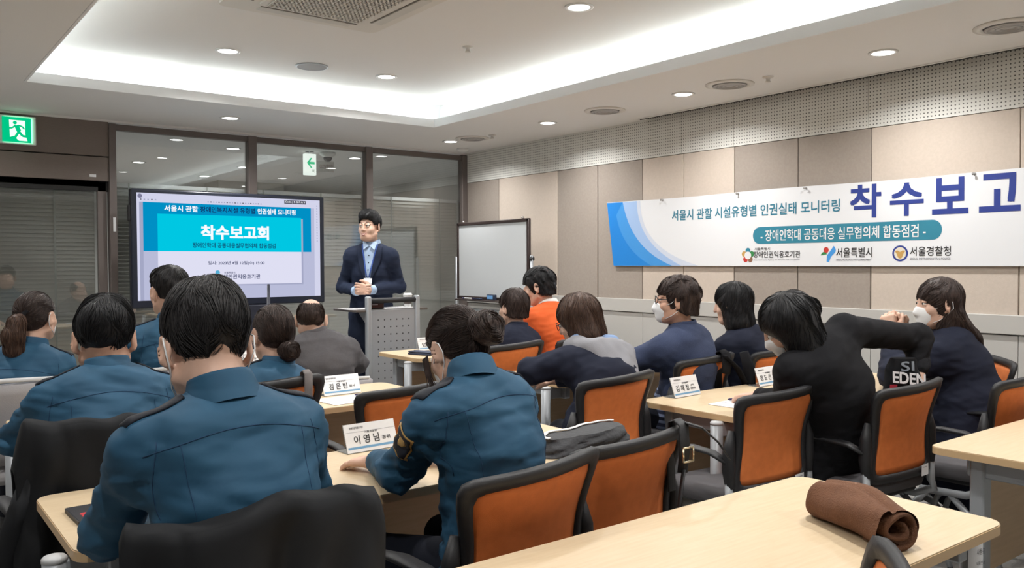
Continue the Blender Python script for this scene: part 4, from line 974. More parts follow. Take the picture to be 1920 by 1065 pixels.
def normals(V, Q):
    n = np.cross(V[Q[:, 2]] - V[Q[:, 0]], V[Q[:, 3]] - V[Q[:, 1]]); N = np.zeros_like(V)
    for k in range(4): np.add.at(N, Q[:, k], n)
    return N / np.maximum(np.linalg.norm(N, axis=1, keepdims=True), 1e-9)
def relax(V, Q, it=1, f=.5):
    for _ in range(it):
        A = np.zeros_like(V); c = np.zeros(len(V))
        for k in range(4):
            j = Q[:, (k + 1) % 4]; np.add.at(A, Q[:, k], V[j]); np.add.at(c, Q[:, k], 1); np.add.at(A, j, V[Q[:, k]]); np.add.at(c, j, 1)
        V = V + f * (A / c[:, None] - V)
    return V
def vnoise(P, f, seed):
    rs = np.random.default_rng(seed); s = np.zeros(len(P))
    for k in range(6):
        d = rs.normal(size=3); d /= np.linalg.norm(d); e = rs.normal(size=3); s += np.sin((P @ d) * f * (.7 + .35 * k) + rs.uniform(0, 6.28) + 1.5 * np.sin((P @ e) * f * .4 + rs.uniform(0, 6))) / (1 + .3 * k)
    return s / 2.6
def mesh_obj(name, parts, parent):
    """parts: list of (V, faces, material)"""
    me = bpy.data.meshes.new(name); vs = []; fs = []; mi = []; off = 0; ms = []
    for V, Q, m in parts:
        vs.append(np.asarray(V, float)); fs += (np.asarray(Q) + off).tolist() if not isinstance(Q, list) else [[i + off for i in f] for f in Q]
        if m not in ms: ms.append(m)
        mi += [ms.index(m)] * len(Q); off += len(V)
    me.from_pydata(np.concatenate(vs).tolist(), [], fs); me.update()
    for m in ms: me.materials.append(m)
    me.polygons.foreach_set('material_index', mi); me.polygons.foreach_set('use_smooth', [True] * len(fs))
    return link(bpy.data.objects.new(name, me), parent)
def bvh_of(V, Q): return BVHTree.FromPolygons([tuple(v) for v in V], [tuple(q) for q in Q])
def npv(*a): return np.array(a, float)
def rotm(yaw, pitch=0, roll=0):     # columns: right, forward, up
    return np.array(Matrix.Rotation(yaw, 3, 'Z') @ Matrix.Rotation(pitch, 3, 'X') @ Matrix.Rotation(roll, 3, 'Y'))
def unit(v): return v / np.linalg.norm(v)

def seam_on(bvh, pts, d, m, r=.0016, name='seam', parent=None, lift=0.0):
    """a stitched line lying on a surface: points are dropped on it along d"""
    out = []
    for p in pts:
        h = bvh.ray_cast(Vector(p), Vector(d), 1.2)
        if h[0] is not None: out.append(h[0] - Vector(d).normalized() * lift)
    if len(out) < 3: return None
    b_ = MB(); b_.tube(out, r, m, 5); return b_.build(name, parent)
def patch_on(bvh, left, right, d, m, name, parent, lift=.004, n=10, solid=.003):
    V = []; ok = True
    for i in range(len(left)):
        for j in range(n + 1):
            p = Vector(left[i]).lerp(Vector(right[i]), j / n); h = bvh.ray_cast(p, Vector(d), 1.2)
            q = h[0] if h[0] is not None else (Vector(V[-1]) if V else p); V.append(q - Vector(d).normalized() * lift)
    b_ = MB(); b_.add(V, [[i * (n + 1) + j, i * (n + 1) + j + 1, (i + 1) * (n + 1) + j + 1, (i + 1) * (n + 1) + j] for i in range(len(left) - 1) for j in range(n)], m, True); return b_.build(name, parent, solid=solid)

def hand_field(W, d, n, side, curl=.35, s=1.0, spread=.18, thumb_out=.9, fd=None):
    """W wrist, d finger direction, n palm normal, side +1: thumb towards cross(n,d) * side"""
    d = unit(d); n = unit(n - d * (n @ d)); x = np.cross(n, d) * side; f = Field()
    K = [W + d * .088 * s + x * o * s - n * .002 for o in (.030, .010, -.011, -.030)]
    for i, k in enumerate(K): f.rc(W + x * (.016 - .011 * i) * s, k, .0145 * s, .0115 * s, .018)
    for i, (k, L) in enumerate(zip(K, (.072, .080, .074, .058))):
        a = k; dd = unit(d + x * spread * (.5 - i / 3)); c = curl * (1 + .15 * i)
        for j, (q, r0, r1) in enumerate(((.45, .0098, .0088), (.30, .0088, .0080), (.25, .0080, .0066))):
            ca = c * (j + .6); e = unit(dd * math.cos(ca) + n * math.sin(ca)); b_ = a + e * L * q * s; f.rc(a, b_, r0 * s, r1 * s, .006); a = b_
    t0 = W + d * .022 * s + x * .024 * s + n * .006; t1 = t0 + unit(x * thumb_out + d * .75 + n * .35) * .040 * s; t2 = t1 + unit(x * thumb_out * .45 + d + n * .4) * .032 * s; t3 = t2 + unit(d + n * .45) * .026 * s
    f.chain([t0, t1, t2, t3], [.0165 * s, .0125 * s, .0105 * s, .0078 * s], .010); f.rc(W - (d if fd is None else fd) * .05, W + d * .012, .026 * s, .026 * s, .02)
    return f

def head_field(Hc, R, s, N, detail):
    f = Field(); T = lambda *p: Hc + R @ (npv(*p) * s); e = lambda c, r, k=.02, sub=False, RR=None: f.el(T(*c), npv(*r) * s, R if RR is None else R @ RR, k, sub)
    e((0, -.018, .030), (.074, .094, .088)); e((0, .022, -.035), (.061, .070, .080), .03); e((0, .048, -.086), (.038, .038, .028), .03)
    for x in (-1, 1): e((x * .040, .052, -.028), (.027, .028, .028), .02); f.rc(T(x * .058, .0, -.06), T(x * .026, .052, -.092), .018 * s, .018 * s, .03)
    f.rc(T(0, -.026, -.05), N, .050 * s, .056 * s, .03)
    if detail:
        f.rc(T(0, .088, .016), T(0, .1015, -.027), .0065 * s, .0095 * s, .012)
        for x in (-1, 1):
            e((x * .0115, .093, -.031), (.0080, .010, .0070), .006); e((x * .031, .093, .006), (.017, .016, .012), .012, True); f.rc(T(x * .012, .084, .026), T(x * .047, .068, .024), .0075 * s, .0060 * s, .010)
            e((x * .031, .080, .0145), (.019, .010, .0055), .005); e((x * .031, .080, -.0005), (.018, .0095, .0045), .005)
        e((0, .092, -.0705), (.018, .010, .0055), .006)
    else: f.rc(T(0, .090, .016), T(0, .105, -.026), .008 * s, .012 * s, .012)
    RE = lambda x: np.array(Matrix.Rotation(x * -.50, 3, 'Z'))
    for x in (-1, 1):
        e((x * .087, -.012, -.003), (.0080, .0215, .035), .006, False, RE(x)); f.rc(T(x * .080, -.014, -.034), T(x * .077, -.002, -.038), .008 * s, .006 * s, .008)
        e((x * .0965, -.007, .001), (.006, .0125, .022), .005, True, RE(x))
    return f, T

def locks(V, Q, flow, n, L, r, rng, m, step=.012, jitter=.35, lift=.001):
    """strands of hair combed along the surface of a hair mass"""
    bvh = bvh_of(V, Q); N = normals(V, Q); out = []; b_ = MB(); upv = Vector((0, 0, 1))
    for i in rng.choice(len(V), min(n, len(V)), False):
        p = Vector(V[i]); nn = Vector(N[i]); pts = []; ln = L * rng.uniform(.5, 1.2); jr = Vector(rng.normal(size=3)) * .05
        off = rng.uniform(-.0005, .0025) + lift
        for k in range(max(3, int(ln / step))):
            pts.append(p + nn * off); d = Vector(flow(np.array(p))).normalized() + jr + Vector((math.sin(p.x * 70 + 40 * p.z + 3), math.sin(p.y * 75 + p.x * 35), math.sin(p.z * 60 + p.y * 50 + 1))) * jitter; d = d - nn * d.dot(nn)
            if d.length < 1e-4: break
            q = p + d.normalized() * step; h = bvh.find_nearest(q)
            if h[0] is None or h[1].dot(upv) < -.55: break
            p, nn = h[0], h[1]
        if len(pts) < 3: continue
        K = len(pts); b_.tube(pts, [r * (.35 + .65 * math.sin(PI * (.15 + .7 * k / (K - 1)))) for k in range(K)], m, 4, cap=False, flat=(1.6, .6))
    return b_

def make_hair(style, Hc, R, s, parent, m, seed, n_locks=260):
    T = lambda *p: Hc + R @ (npv(*p) * s); f = Field(); e = lambda c, r, k=.02, sub=False: f.el(T(*c), npv(*r) * s, R, k, sub)
    rng = np.random.default_rng(seed); loc = lambda P: ((P - Hc) @ R) / s; crown = npv(0, -.06, .10); names = []
    def clip(hz):
        def c(P):
            q = loc(P); h = np.interp(q[..., 1], *hz) + .0045 * np.sin(q[..., 0] * 190 + seed) * np.sin(q[..., 1] * 130) + .003 * np.sin(q[..., 0] * 420); return ((h - q[..., 2]) * .75 * s)
        return c
    tie = None; Llock = .06; ext = []; disp = .004
    if style in ('short', 'crop', 'fade'):
        e((0, -.018, .028), (.0765, .0965, .0905), .015); e((0, -.022, .056), (.086 if style != 'crop' else .082, .104, .084), .03); e((0, .045, .085), (.062, .052, .042)); 
        if style != 'crop': e((.01, .0, .108), (.064, .078, .040), .03)
        lowb = -.062 if style != 'fade' else -.045
        f.cut(clip(([-.12, -.085, -.045, -.026, .012, .028, .05, .075, .12], [lowb, lowb, -.045, -.006, .026, .008, .045, .062, .07])))
    elif style == 'bald':
        e((0, -.020, .032), (.079, .100, .091)); f.el(T(0, .03, .13), npv(.064, .135, .085) * s, R, .012, True)
        f.cut(clip(([-.12, -.085, -.045, -.022, .01, .028, .05], [-.055, -.055, -.04, -.012, .012, -.005, .08]))); Llock = .045
    elif style in ('bob', 'bobshort', 'long', 'curlyshort', 'bobloose', 'bobround'):
        w_ = dict(bobround=.106, bob=.102, bobshort=.094, long=.093, curlyshort=.096, bobloose=.108)[style]; zb = dict(bobround=-.080, bob=-.115, bobshort=-.075, long=-.14, curlyshort=-.078, bobloose=-.135)[style]
        e((0, -.020, .040), (w_ - .008, .112, .100)); f.ec(T(0, -.022, .03), T(0, -.032, zb), npv(w_ - .008, .104) * s, npv(w_ + (.006 if style in ('bob', 'bobloose') else -.006 if style == 'bobround' else -.014), .088) * s, R[:, 0], .03)
        f.el(T(0, .085, -.055), npv(.068, .085, .085) * s, R, .012, True); f.el(T(0, .09, -.10), npv(.062, .10, .09) * s, R, .02, True)
        if style in ('bobshort', 'curlyshort'):
            for x in (-1, 1): f.el(T(x * .10, .012, -.025), npv(.030, .026, .040) * s, R, .01, True)
            f.cut(clip(([-.14, -.06, -.02, .02, .05, .12], [-.075, -.07, -.05, -.045, .03, .05])))
        else: f.cut(lambda P: (T(0, 0, 0)[2] * 0 + (zb - .035 - loc(P)[..., 2]) * s))
        if style == 'long':
            f.ec(T(0, -.07, -.06), T(0, -.165, -.18), npv(.088, .055) * s, npv(.075, .040) * s, R[:, 0], .03); f.ec(T(0, -.165, -.18), T(0, -.225, -.33), npv(.075, .040) * s, npv(.045, .022) * s, R[:, 0], .03)
            f.p[-1] = f.p[-1]; f.cuts = []
        Llock = .11; disp = .004
        if style == 'bobloose': f.rc(T(.03, -.07, .02), T(.115, -.115, -.035), .075 * s, .045 * s, .04); f.rc(T(.115, -.115, -.035), T(.19, -.13, -.055), .045 * s, .012 * s, .03); f.rc(T(-.05, -.01, -.05), T(-.06, .03, -.165), .05 * s, .018 * s, .03)
    elif style in ('pony', 'bun', 'lowbun'):
        e((0, -.020, .036), (.0815, .105, .096)); e((0, -.045, -.008), (.068, .068, .064), .03)
        f.cut(clip(([-.14, -.085, -.04, -.015, .012, .028, .05, .075, .12], [-.080, -.080, -.055, -.01, .006, -.01, .042, .06, .07])))
        tie = dict(pony=npv(0, -.125, .012), bun=npv(.01, -.135, .005), lowbun=npv(.02, -.108, -.072))[style]; Llock = .09; disp = .002
    V, Q = f.mesh(.0055); N = normals(V, Q); V = V + N * (vnoise(loc(V) * npv(1, 1, .45), 60 if style != 'curlyshort' else 90, seed) * disp * (1.6 if style == 'curlyshort' else 1))[:, None]
    def flow(p):
        q = loc(p)
        if tie is not None: g = tie - q
        else:
            g = q - crown; g = g * npv(1, 1, .4); g = g / (np.linalg.norm(g) + 1e-6) + npv(0, 0, -.9 * min(1, np.linalg.norm(q - crown) / .09))
            if q[1] > .02: g = g + npv(.5, 1.0, 0)
        return R @ g
    lb = locks(V, Q, flow, int(n_locks * 4.2), Llock, .0012 * s, rng, m, jitter=.30 if style != 'curlyshort' else .9)
    parts = [(V, Q, m), (np.array(lb.v), lb.f, m)]
    h = mesh_obj('hair', parts, parent)
    if style == 'pony':
        g = Field(); pts = [T(0, -.115, .010), T(-.0, -.155, -.02), T(-.005, -.175, -.085), T(-.01, -.165, -.155), T(-.015, -.14, -.215)]; g.chain(pts, [.022, .034, .043, .038, .012], .02)
        V2, Q2 = g.mesh(.006); N2 = normals(V2, Q2); V2 = V2 + N2 * (vnoise(V2 * npv(1, 1, .2), 110, seed) * .005)[:, None]
        l2 = locks(V2, Q2, lambda p: npv(0, 0, -1), 420, .12, .0018, rng, M_hair3, jitter=.25); mesh_obj('ponytail', [(V2, Q2, M_hair3), (np.array(l2.v), l2.f, M_hair3)], h)
        b_ = MB(); b_.tube([T(-.03, -.118, -.03), T(.0, -.135, .002), T(.028, -.112, .04)], .012, M_blackc, 8); b_.build('hair_tie', h)
    if style in ('bun', 'lowbun'):
        g = Field(); c = npv(.01, -.148, .0) if style == 'bun' else npv(.02, -.118, -.078); rr_ = .046 if style == 'bun' else .034
        for k in range(5):
            a = k * 2 * PI / 5; g.rc(T(*(c + npv(math.cos(a), 0, math.sin(a)) * rr_ * .55)), T(*(c + npv(math.cos(a + 1.3), -.2, math.sin(a + 1.3)) * rr_ * .6)), rr_ * .55, rr_ * .6, .012)
        g.rc(T(*(c + npv(0, .04, 0))), T(*c), .034, .034, .02); V2, Q2 = g.mesh(.0055); N2 = normals(V2, Q2); V2 = V2 + N2 * (vnoise(V2, 120, seed) * .004)[:, None]; cw = T(*c)
        l2 = locks(V2, Q2, lambda p: np.cross(R[:, 1], p - cw), 380, .08, .0014, rng, m, jitter=.10); mesh_obj('hair_bun', [(V2, Q2, m), (np.array(l2.v), l2.f, m)], h)
        if style == 'bun':     # loose wisps on the nape and by the ear
            b_ = MB()
            for k in range(60):
                x = rng.uniform(-.07, .06); p = npv(x, -.075 + abs(x) * .6, -.055); b_.tube([T(*p), T(*(p + npv(rng.normal() * .01, .004, -.03))), T(*(p + npv(rng.normal() * .02, .012, -.06)))], [.0008, .0007, .0003], m, 4, cap=False)
            b_.build('loose_strands', h); b_ = MB()
            for k in range(40): 
                p = npv(-.074, .052 + .03 * rng.random(), .012); b_.tube([T(*p), T(*(p + npv(-.004, .005, -.05))), T(*(p + npv(rng.normal() * .006, .010 + rng.normal() * .006, -.085 - .035 * rng.random())))], [.0012, .0011, .0004], m, 4, cap=False)
            b_.build('side_fringe', h)
        else:
            b_ = MB(); b_.tube([T(*(c + npv(.028 * math.cos(a), .018, .028 * math.sin(a)))) for a in np.linspace(0, 6.3, 18)], .003, M_chrome, 6); b_.build('hair_tie', h)
    return h

def make_mask(Hc, R, s, parent):
    T = lambda *p: Hc + R @ (npv(*p) * s)
    f = Field(); e = lambda c, r, k=.02: f.el(T(*c), npv(*r) * s, R, k)
    e((0, .030, -.045), (.064, .080, .074)); f.rc(T(0, .098, -.018), T(0, .108, -.04), .012 * s, .016 * s, .02); e((0, .058, -.088), (.040, .044, .032), .02)
    loc = lambda P: ((P - Hc) @ R) / s
    f.cut(lambda P: (.040 + .18 * np.abs(loc(P)[..., 0]) * 2 - loc(P)[..., 1]) * s); f.cut(lambda P: (loc(P)[..., 2] + .008 + .25 * np.abs(loc(P)[..., 0])) * s); f.cut(lambda P: (-.122 - loc(P)[..., 2]) * s)
    V, Q = f.mesh(.0045); o = mesh_obj('face_mask', [(V, Q, M_mask)], parent)
    for x in (-1, 1):
        b_ = MB(); b_.tube([T(x * .060, .062, -.028), T(x * .077, .02, -.008), T(x * .086, -.012, .026), T(x * .091, -.034, .012), T(x * .089, -.038, -.018), T(x * .080, -.018, -.045), T(x * .072, .02, -.075), T(x * .056, .052, -.092)], .0018 * s, M_mask, 6); b_.build('ear_loop', o)
    return o

def person(label, H, pel, yaw, head, s=1.0, sw=.185, L=None, Rr=None, top=None, legs=None, hair=('short', None), mask=False, glasses=False, seed=1, seatz=.56, sroll=0.0, skin=None, slouch=.045, police=False, hoodie=False, hem=-.10, stand=False, face=False, hand_kw=None, nl=260, bulk=0.0, collar=True, tail=None, sh_fwd=.015, hs=None, ar=1.0, neck=None, shO=None, fk=1.0, yk=.085):
    """one person: the body is the top-level mesh, hair and clothes are its parts. L, Rr = (elbow, wrist, finger dir, palm normal, curl) in the person's own frame"""
    hs = hs or s
    skin = skin or M_skin; top = top or M_navy; legs = legs or M_trous
    yw = math.radians(yaw); A = rotm(yw); r0, f0 = A[:, 0], A[:, 1]; up = npv(0, 0, 1)
    B = npv(pel[0], pel[1], 0); W = lambda p: B + A @ npv(*p)
    Hc = npv(*H); R = rotm(math.radians(head[0]), math.radians(head[1]), math.radians(head[2]))
    N = Hc + R @ (npv(0, -.040, -.136) * hs) - up * .012
    if neck: N = npv(*neck)
    P0 = B + up * seatz
    ax = N - P0; Ls = np.linalg.norm(ax); axu = ax / Ls
    S = [P0, P0 + ax * .30 - f0 * slouch * .8, P0 + ax * .60 - f0 * slouch, P0 + ax * .84 - f0 * slouch * .5]
    r = unit(r0 * math.cos(sroll) + up * math.sin(sroll)); r = unit(r - axu * (r @ axu) * .6)
    sh = {x: N - axu * .088 * s + r * x * sw * s + f0 * sh_fwd for x in (-1, 1)}
    if shO: sh = {k: npv(*v) for k, v in shO.items()}
    arms = {-1: L, 1: Rr}; bk = bulk
    g = Field()       # the clothed upper body
    g.ec(S[0], S[1], (.165 * s + bk, .125 * s + bk), (.148 * s + bk, .112 * s + bk), r0, .05); g.ec(S[1], S[2], (.148 * s + bk, .112 * s + bk), ((sw - .012) * s + bk, .122 * s + bk), r, .05)
    g.ec(S[2], S[3], ((sw - .012) * s + bk, .122 * s + bk), ((sw - .03) * s + bk, .095 * s + bk), r, .05)
    for x in (-1, 1):
        g.rc(N - axu * .035, sh[x], .050 * s, .052 * s + bk * .7, .05); E_, Wr = W(arms[x][0]), W(arms[x][1])
        g.rc(S[3] + r * x * .09 * s - f0 * .03, sh[x] - axu * .05, .055 * s, .050 * s + bk, .05)
        g.chain([sh[x], E_, E_ + (Wr - E_) * .84], [(.055 * s + bk) * ar, (.045 * s + bk * .8) * ar, .034 * s + bk * .4], .03)
    if tail: 
        for a, b_, ra, rb in tail: g.ec(W(a), W(b_), ra, rb, r0, .05)
    body = Field()
    body.ec(S[0], S[2], (.14 * s, .09 * s), ((sw - .035) * s, .09 * s), r0, .05); body.ec(S[2], S[3], ((sw - .035) * s, .09 * s), (.11 * s, .07 * s), r0, .05)
    hips = {x: B + up * (seatz - .02) + r0 * x * .085 * s for x in (-1, 1)}
    lg = Field(); shoes = Field()
    for x in (-1, 1):
        if stand: kn, an = W((x * .10, .03, .50)), W((x * .11, 0, .09))
        else: kn, an = W((x * .13, .41 * s, .50)), W((x * .14, .40 * s, .10))
        lg.rc(hips[x], kn, .085 * s, .062 * s, .03); lg.rc(kn, an, .060 * s, .046 * s, .02); body.chain([hips[x], kn, an], [.06 * s, .045 * s, .035 * s], .02)
        shoes.rc(an - up * .045 - f0 * .02, an - up * .055 + f0 * .15, .040, .033, .02); shoes.rc(an - up * .03, an + up * .01, .042, .046, .02)
    lg.ec(B + up * (seatz + .02), B + up * (seatz - .06), (.155 * s, .11 * s), (.155 * s, .115 * s), r0, .04)
    for x in (-1, 1): body.rc(N - axu * .04, sh[x], .04 * s, .045 * s, .03); body.chain([sh[x], W(arms[x][0]), W(arms[x][1])], [.045 * s, .036 * s, .026 * s], .02)
    hf, T = head_field(Hc, R, hs, N - axu * .03, face)
    bp = [(*body.mesh(.014), skin)]; V, Q = hf.mesh(.0048 if not face else .0036); lips = np.zeros(len(Q), bool)
    V = relax(V, Q, 1, .3); bp.append((V, Q, skin)); face_bvh = bvh_of(V, Q)
    for x in (-1, 1):
        Wr = W(arms[x][1]); d = A @ npv(*arms[x][2]); n = A @ npv(*arms[x][3]); kw = dict(curl=arms[x][4], fd=unit(Wr - W(arms[x][0]))); kw.update(hand_kw or {})
        V, Q = hand_field(Wr, d, n, -x if (len(arms[x]) < 6) else arms[x][5], s=s * .98, **kw).mesh(.0042); bp.append((relax(V, Q, 1, .4), Q, skin))
    o = mesh_obj('person', bp, None); o['label'] = label; o['category'] = 'person'
    def on_face(u, z, k=.0):
        h = face_bvh.ray_cast(Vector(T(u, .25, z)), Vector(-R[:, 1]), .4); return (h[0] if h[0] is not None else Vector(T(u, .08, z))) + Vector(R[:, 1]) * k
    if face or glasses or mask:
        b_ = MB()
        for x in (-1, 1):
            c = T(x * .031, .0790, .0065); 
            V2 = Field().el(c, npv(.0130, .0115, .0105) * s, R, .01).mesh(.0024); b_.add(V2[0], V2[1].tolist(), M_eye, True)
            V2 = Field().el(T(x * .031, .0898, .0065), npv(.0056, .0022, .0056) * s, R, .01).mesh(.0012); b_.add(V2[0], V2[1].tolist(), M_iris, True)
        b_.build('eyes', o)
        b_ = MB()
        for x in (-1, 1):
            pts = [on_face(x * q, .028 + .005 * math.sin((q - .012) * 70)) for q in np.linspace(.013, .047, 8)]
            b_.tube(pts, [.0016, .0028, .0032, .0032, .003, .0026, .002, .0012], M_hair4, 6)
            pts = [on_face(x * q, .0125 - ((q - .031) / .017) ** 2 * .004) for q in np.linspace(.016, .046, 8)]
            b_.tube(pts, .0013, M_hair4, 5)
        b_.build('brows', o)
        if not mask:
            b_ = MB(); arc = lambda z0, dz, w_, yy=0: [on_face(q, z0 + dz * (q / w_) ** 2, yy) for q in np.linspace(-w_, w_, 11)]
            th = [.0012, .0024, .003, .0034, .0036, .0036, .0036, .0034, .003, .0024, .0012]
            b_.tube(arc(-.0590, .008, .025), th, M_lip, 6); b_.tube(arc(-.0715, .0195, .025), th, M_lip, 6); b_.build('lips', o)
            b_ = MB(); b_.tube(arc(-.0650, .0120, .019, .0006), [.001, .002, .003, .0032, .0034, .0034, .0034, .0032, .003, .002, .001], M_teeth, 6); b_.build('teeth', o)
    # clothes
    zc = P0 + axu * hem
    if not tail: g.cut(lambda P: (zc - P) @ axu)
    V, Q = g.mesh(.0095, .010); Nn = normals(V, Q); Pq = (V - P0) @ np.stack([r, f0, axu], 1)
    fold = .65 * vnoise(Pq * npv(.45, .6, 1.5), 62, seed) + .5 * (1 - 2 * np.abs(vnoise(Pq * npv(.7, .7, 1.3), 48, seed + 50)))
    dE = np.min([np.linalg.norm(V - W(arms[x][0]), axis=1) for x in (-1, 1)], 0); am = .0030 + .0065 * np.exp(-(dE / .13) ** 2) + .0060 * np.exp(-((Pq[:, 2] - .06) / .10) ** 2)
    arm_pit = np.min([np.linalg.norm(V - (sh[x] - axu * .10), axis=1) for x in (-1, 1)], 0); am = am + .0055 * np.exp(-(arm_pit / .10) ** 2)
    V = relax(V, Q, 2, .5) + Nn * (fold * am * fk * (.6 if stand else 1))[:, None]
    tp = mesh_obj('shirt' if police else 'jacket', [(V, Q, top)], o); tb_ = bvh_of(V, Q)
    if collar:
        cm = M_police if police else (collar if not isinstance(collar, bool) else top); nd = unit(unit(T(0, -.03, -.06) - N) * .45 + axu * .55); cw = .070 * s; u_ = unit(R[:, 0] - nd * (R[:, 0] @ nd)); v_ = np.cross(nd, u_)
        b_ = MB(); prof = [(1.16, -.028), (1.10, .0), (1.02, .026), (.96, .040), (.90, .040), (.92, .02), (.98, -.02)]
        def cf(a, t):
            k = t * (len(prof) - 1); i = min(int(k), len(prof) - 2); q = prof[i]; q2 = prof[i + 1]; w_ = k - i; rr_ = q[0] + (q2[0] - q[0]) * w_; z = q[1] + (q2[1] - q[1]) * w_; an = 2 * PI * a
            return Vector(N - axu * .0 + (u_ * math.cos(an) * 1.0 + v_ * math.sin(an) * 1.06) * cw * rr_ + nd * (z + .006 - .016 * max(0, math.sin(an)) * (1 if True else 0)))
        b_.grid(cf, 36, 13, cm, True); b_.build('collar', tp)
    for x in (-1, 1):
        if arms[x][4] is not None:
            E_, Wr = W(arms[x][0]), W(arms[x][1]); dd = unit(Wr - E_); b_ = MB(); b_.tube([Wr - dd * .060, Wr - dd * .004, Wr + dd * .002], [.043 * s + bk * .4, .041 * s + bk * .4, .034 * s], top, 18) if not stand else b_.tube([Wr - dd * .05, Wr + dd * .016, Wr + dd * .018], [.039, .038, .033], M_shirt, 18); b_.build('cuff', tp)
    V, Q = lg.mesh(.012); V = relax(V, Q, 1); mesh_obj('trousers', [(V, Q, legs)], o)
    V, Q = shoes.mesh(.010); V[:, 2] = np.maximum(V[:, 2], .004); mesh_obj('shoes', [(V, Q, M_blackg)], o)
    if police:
        thr = mat('thread_blue', (.008, .040, .095), .9); back = -unit(f0 + npv(0, 0, 0)); src = lambda u, q: N - axu * q + r * u - f0 * .6
        seam_on(tb_, [src(u, yk + .045 * (u / .19) ** 2) for u in np.linspace(-.185, .185, 28)], f0, thr, .0014, 'yoke_seam', tp)
        for x in (-1, 1): 
            seam_on(tb_, [src(x * (.125 - .02 * t), yk + .02 + .40 * t) for t in np.linspace(0, 1, 22)], f0, thr, .0011, 'panel_seam', tp)
            seam_on(tb_, [src(x * (sw + .012 * math.sin(t * 3)), .06 + .17 * t) for t in np.linspace(0, 1, 16)], f0, thr, .0013, 'armhole_seam', tp)
            b_ = MB(); a0 = N - axu * .012 + r * x * .085 * s; a1 = sh[x] + r * x * .040 + axu * .02; V2 = []
            for i in range(7):
                t = i / 6; c = a0 + (a1 - a0) * t
                for w_ in (-.026, 0, .026):
                    p = c + f0 * w_ * (1 if t > .1 else .7) + axu * .2; h = tb_.ray_cast(Vector(p), Vector(-axu), .5); q = h[0] if h[0] is not None else Vector(c + axu * .05); V2.append(q + Vector(axu) * .003)
            b_.add(V2, [[i * 3 + j, i * 3 + j + 1, i * 3 + j + 4, i * 3 + j + 3] for i in range(6) for j in range(2)], M_epau, True); b_.build('epaulette', tp, solid=.006)
    if hoodie:
        b_ = Field(); hw = .122
        for k in range(12):
            a, a2 = PI * (.95 + k * 1.1 / 12), PI * (.95 + (k + 1) * 1.1 / 12)
            q = lambda a: N + axu * .015 + r * math.cos(a) * hw + f0 * math.sin(a) * .115 - axu * (.02 + .045 * abs(math.sin(a)))
            b_.rc(q(a), q(a2), .050, .050, .03)
        b_.ec(N - f0 * .12 + axu * .0, N - f0 * .185 - axu * .12, (.15, .055), (.10, .045), r, .04)
        V2, Q2 = b_.mesh(.008); N2 = normals(V2, Q2); V2 = V2 + N2 * (vnoise(V2, 50, 4) * .004)[:, None]; mesh_obj('hood', [(V2, Q2, M_hood)], tp)
        b_ = Field()
        for x in (-1,): b_.rc(N + r * x * .085 + axu * .03, N + r * x * .14 + f0 * .06 - axu * .06, .038, .030, .03); b_.rc(N + r * x * .14 + f0 * .06 - axu * .06, sh[x] + f0 * .11 - axu * .06, .030, .022, .03)
        b_.rc(N + r * -.085 + axu * .03, N + r * .05 - f0 * .085 + axu * .035, .038, .040, .03); V2, Q2 = b_.mesh(.008); mesh_obj('hood_lining', [(V2, Q2, M_denim)], tp)
    if hair[0]: make_hair(hair[0], Hc, R, hs, o, hair[1] or M_hair, seed, nl)
    if mask: make_mask(Hc, R, hs, o)
    if glasses:
        b_ = MB()
        for x in (-1, 1):
            b_.tube([T(x * .033 + .024 * math.cos(a), .104 - .012 * abs(math.cos(a)) * (1 if math.cos(a) * x > 0 else 0), .006 + .019 * math.sin(a)) for a in np.linspace(0, 2 * PI, 17)], .002 * s, M_black, 6)
            b_.tube([T(x * .057, .092, .010), T(x * .080, .03, .010), T(x * .083, -.012, .012)], .0022 * s, M_black, 6)
        b_.tube([T(-.009, .106, .008), T(.009, .106, .008)], .002 * s, M_black, 6); b_.build('glasses', o)
    return o, dict(N=N, axu=axu, r=r, f=f0, sh=sh, bvh=tb_, T=T, W=W, top=tp, S=S, R=R)

D = (0, 1, 0); DN = (0, .0, -1)
def rest(x, ex, ey, ez, wx, wy, wz, d=(0, 1, -.1), n=(0, 0, -1), c=.25): return ((x * ex, ey, ez), (x * wx, wy, wz), (x * d[0], d[1], d[2]), n, c)
def lr(ex=.30, ey=.12, ez=.80, wx=.14, wy=.36, wz=.765, **k): return dict(L=rest(-1, ex, ey, ez, wx, wy, wz, **k), Rr=rest(1, ex, ey, ez, wx, wy, wz, **k))

# nearest policeman, bowed over his table
person('policeman in blue uniform shirt nearest the viewer, seen from behind before the wide screen', (.603, 1.90, 1.192), (.635, 1.78), 0, (-4, -22, 0), 1.0, .160, seed=11, fk=1.4, yk=.045, neck=(.605, 1.80, 1.095), hair=('short', M_hair), mask=True, top=M_police, police=True, skin=M_skin2, nl=700, hs=1.06,
       L=((-.215, .22, .79), (-.10, .46, .762), (.3, 1, -.1), (0, 0, -1), .25), Rr=((.245, .22, .79), (.12, .46, .762), (-.3, 1, -.1), (0, 0, -1), .25))
person('policeman in blue uniform shirt in the second row at the left, before the door blinds', (.646, 3.12, 1.122), (.63, 3.01), -4, (-8, -10, 0), 1.0, .170, seed=12, fk=1.5, yk=.05, neck=(.643, 3.06, 1.02), hair=('short', M_hair4), top=M_police, police=True, skin=M_skin, nl=500, hs=1.06, **lr(.25, .20, .79, .13, .44, .762))
person('policewoman with long brown ponytail and mask at the left edge', (.65, 4.57, 1.13), (.52, 4.47), -25, (-42, 0, 0), .95, .150, seed=13, hair=('pony', M_hair2), mask=True, top=M_police, police=True, skin=M_skin2, **lr(.22, .16, .80, .12, .40, .762))
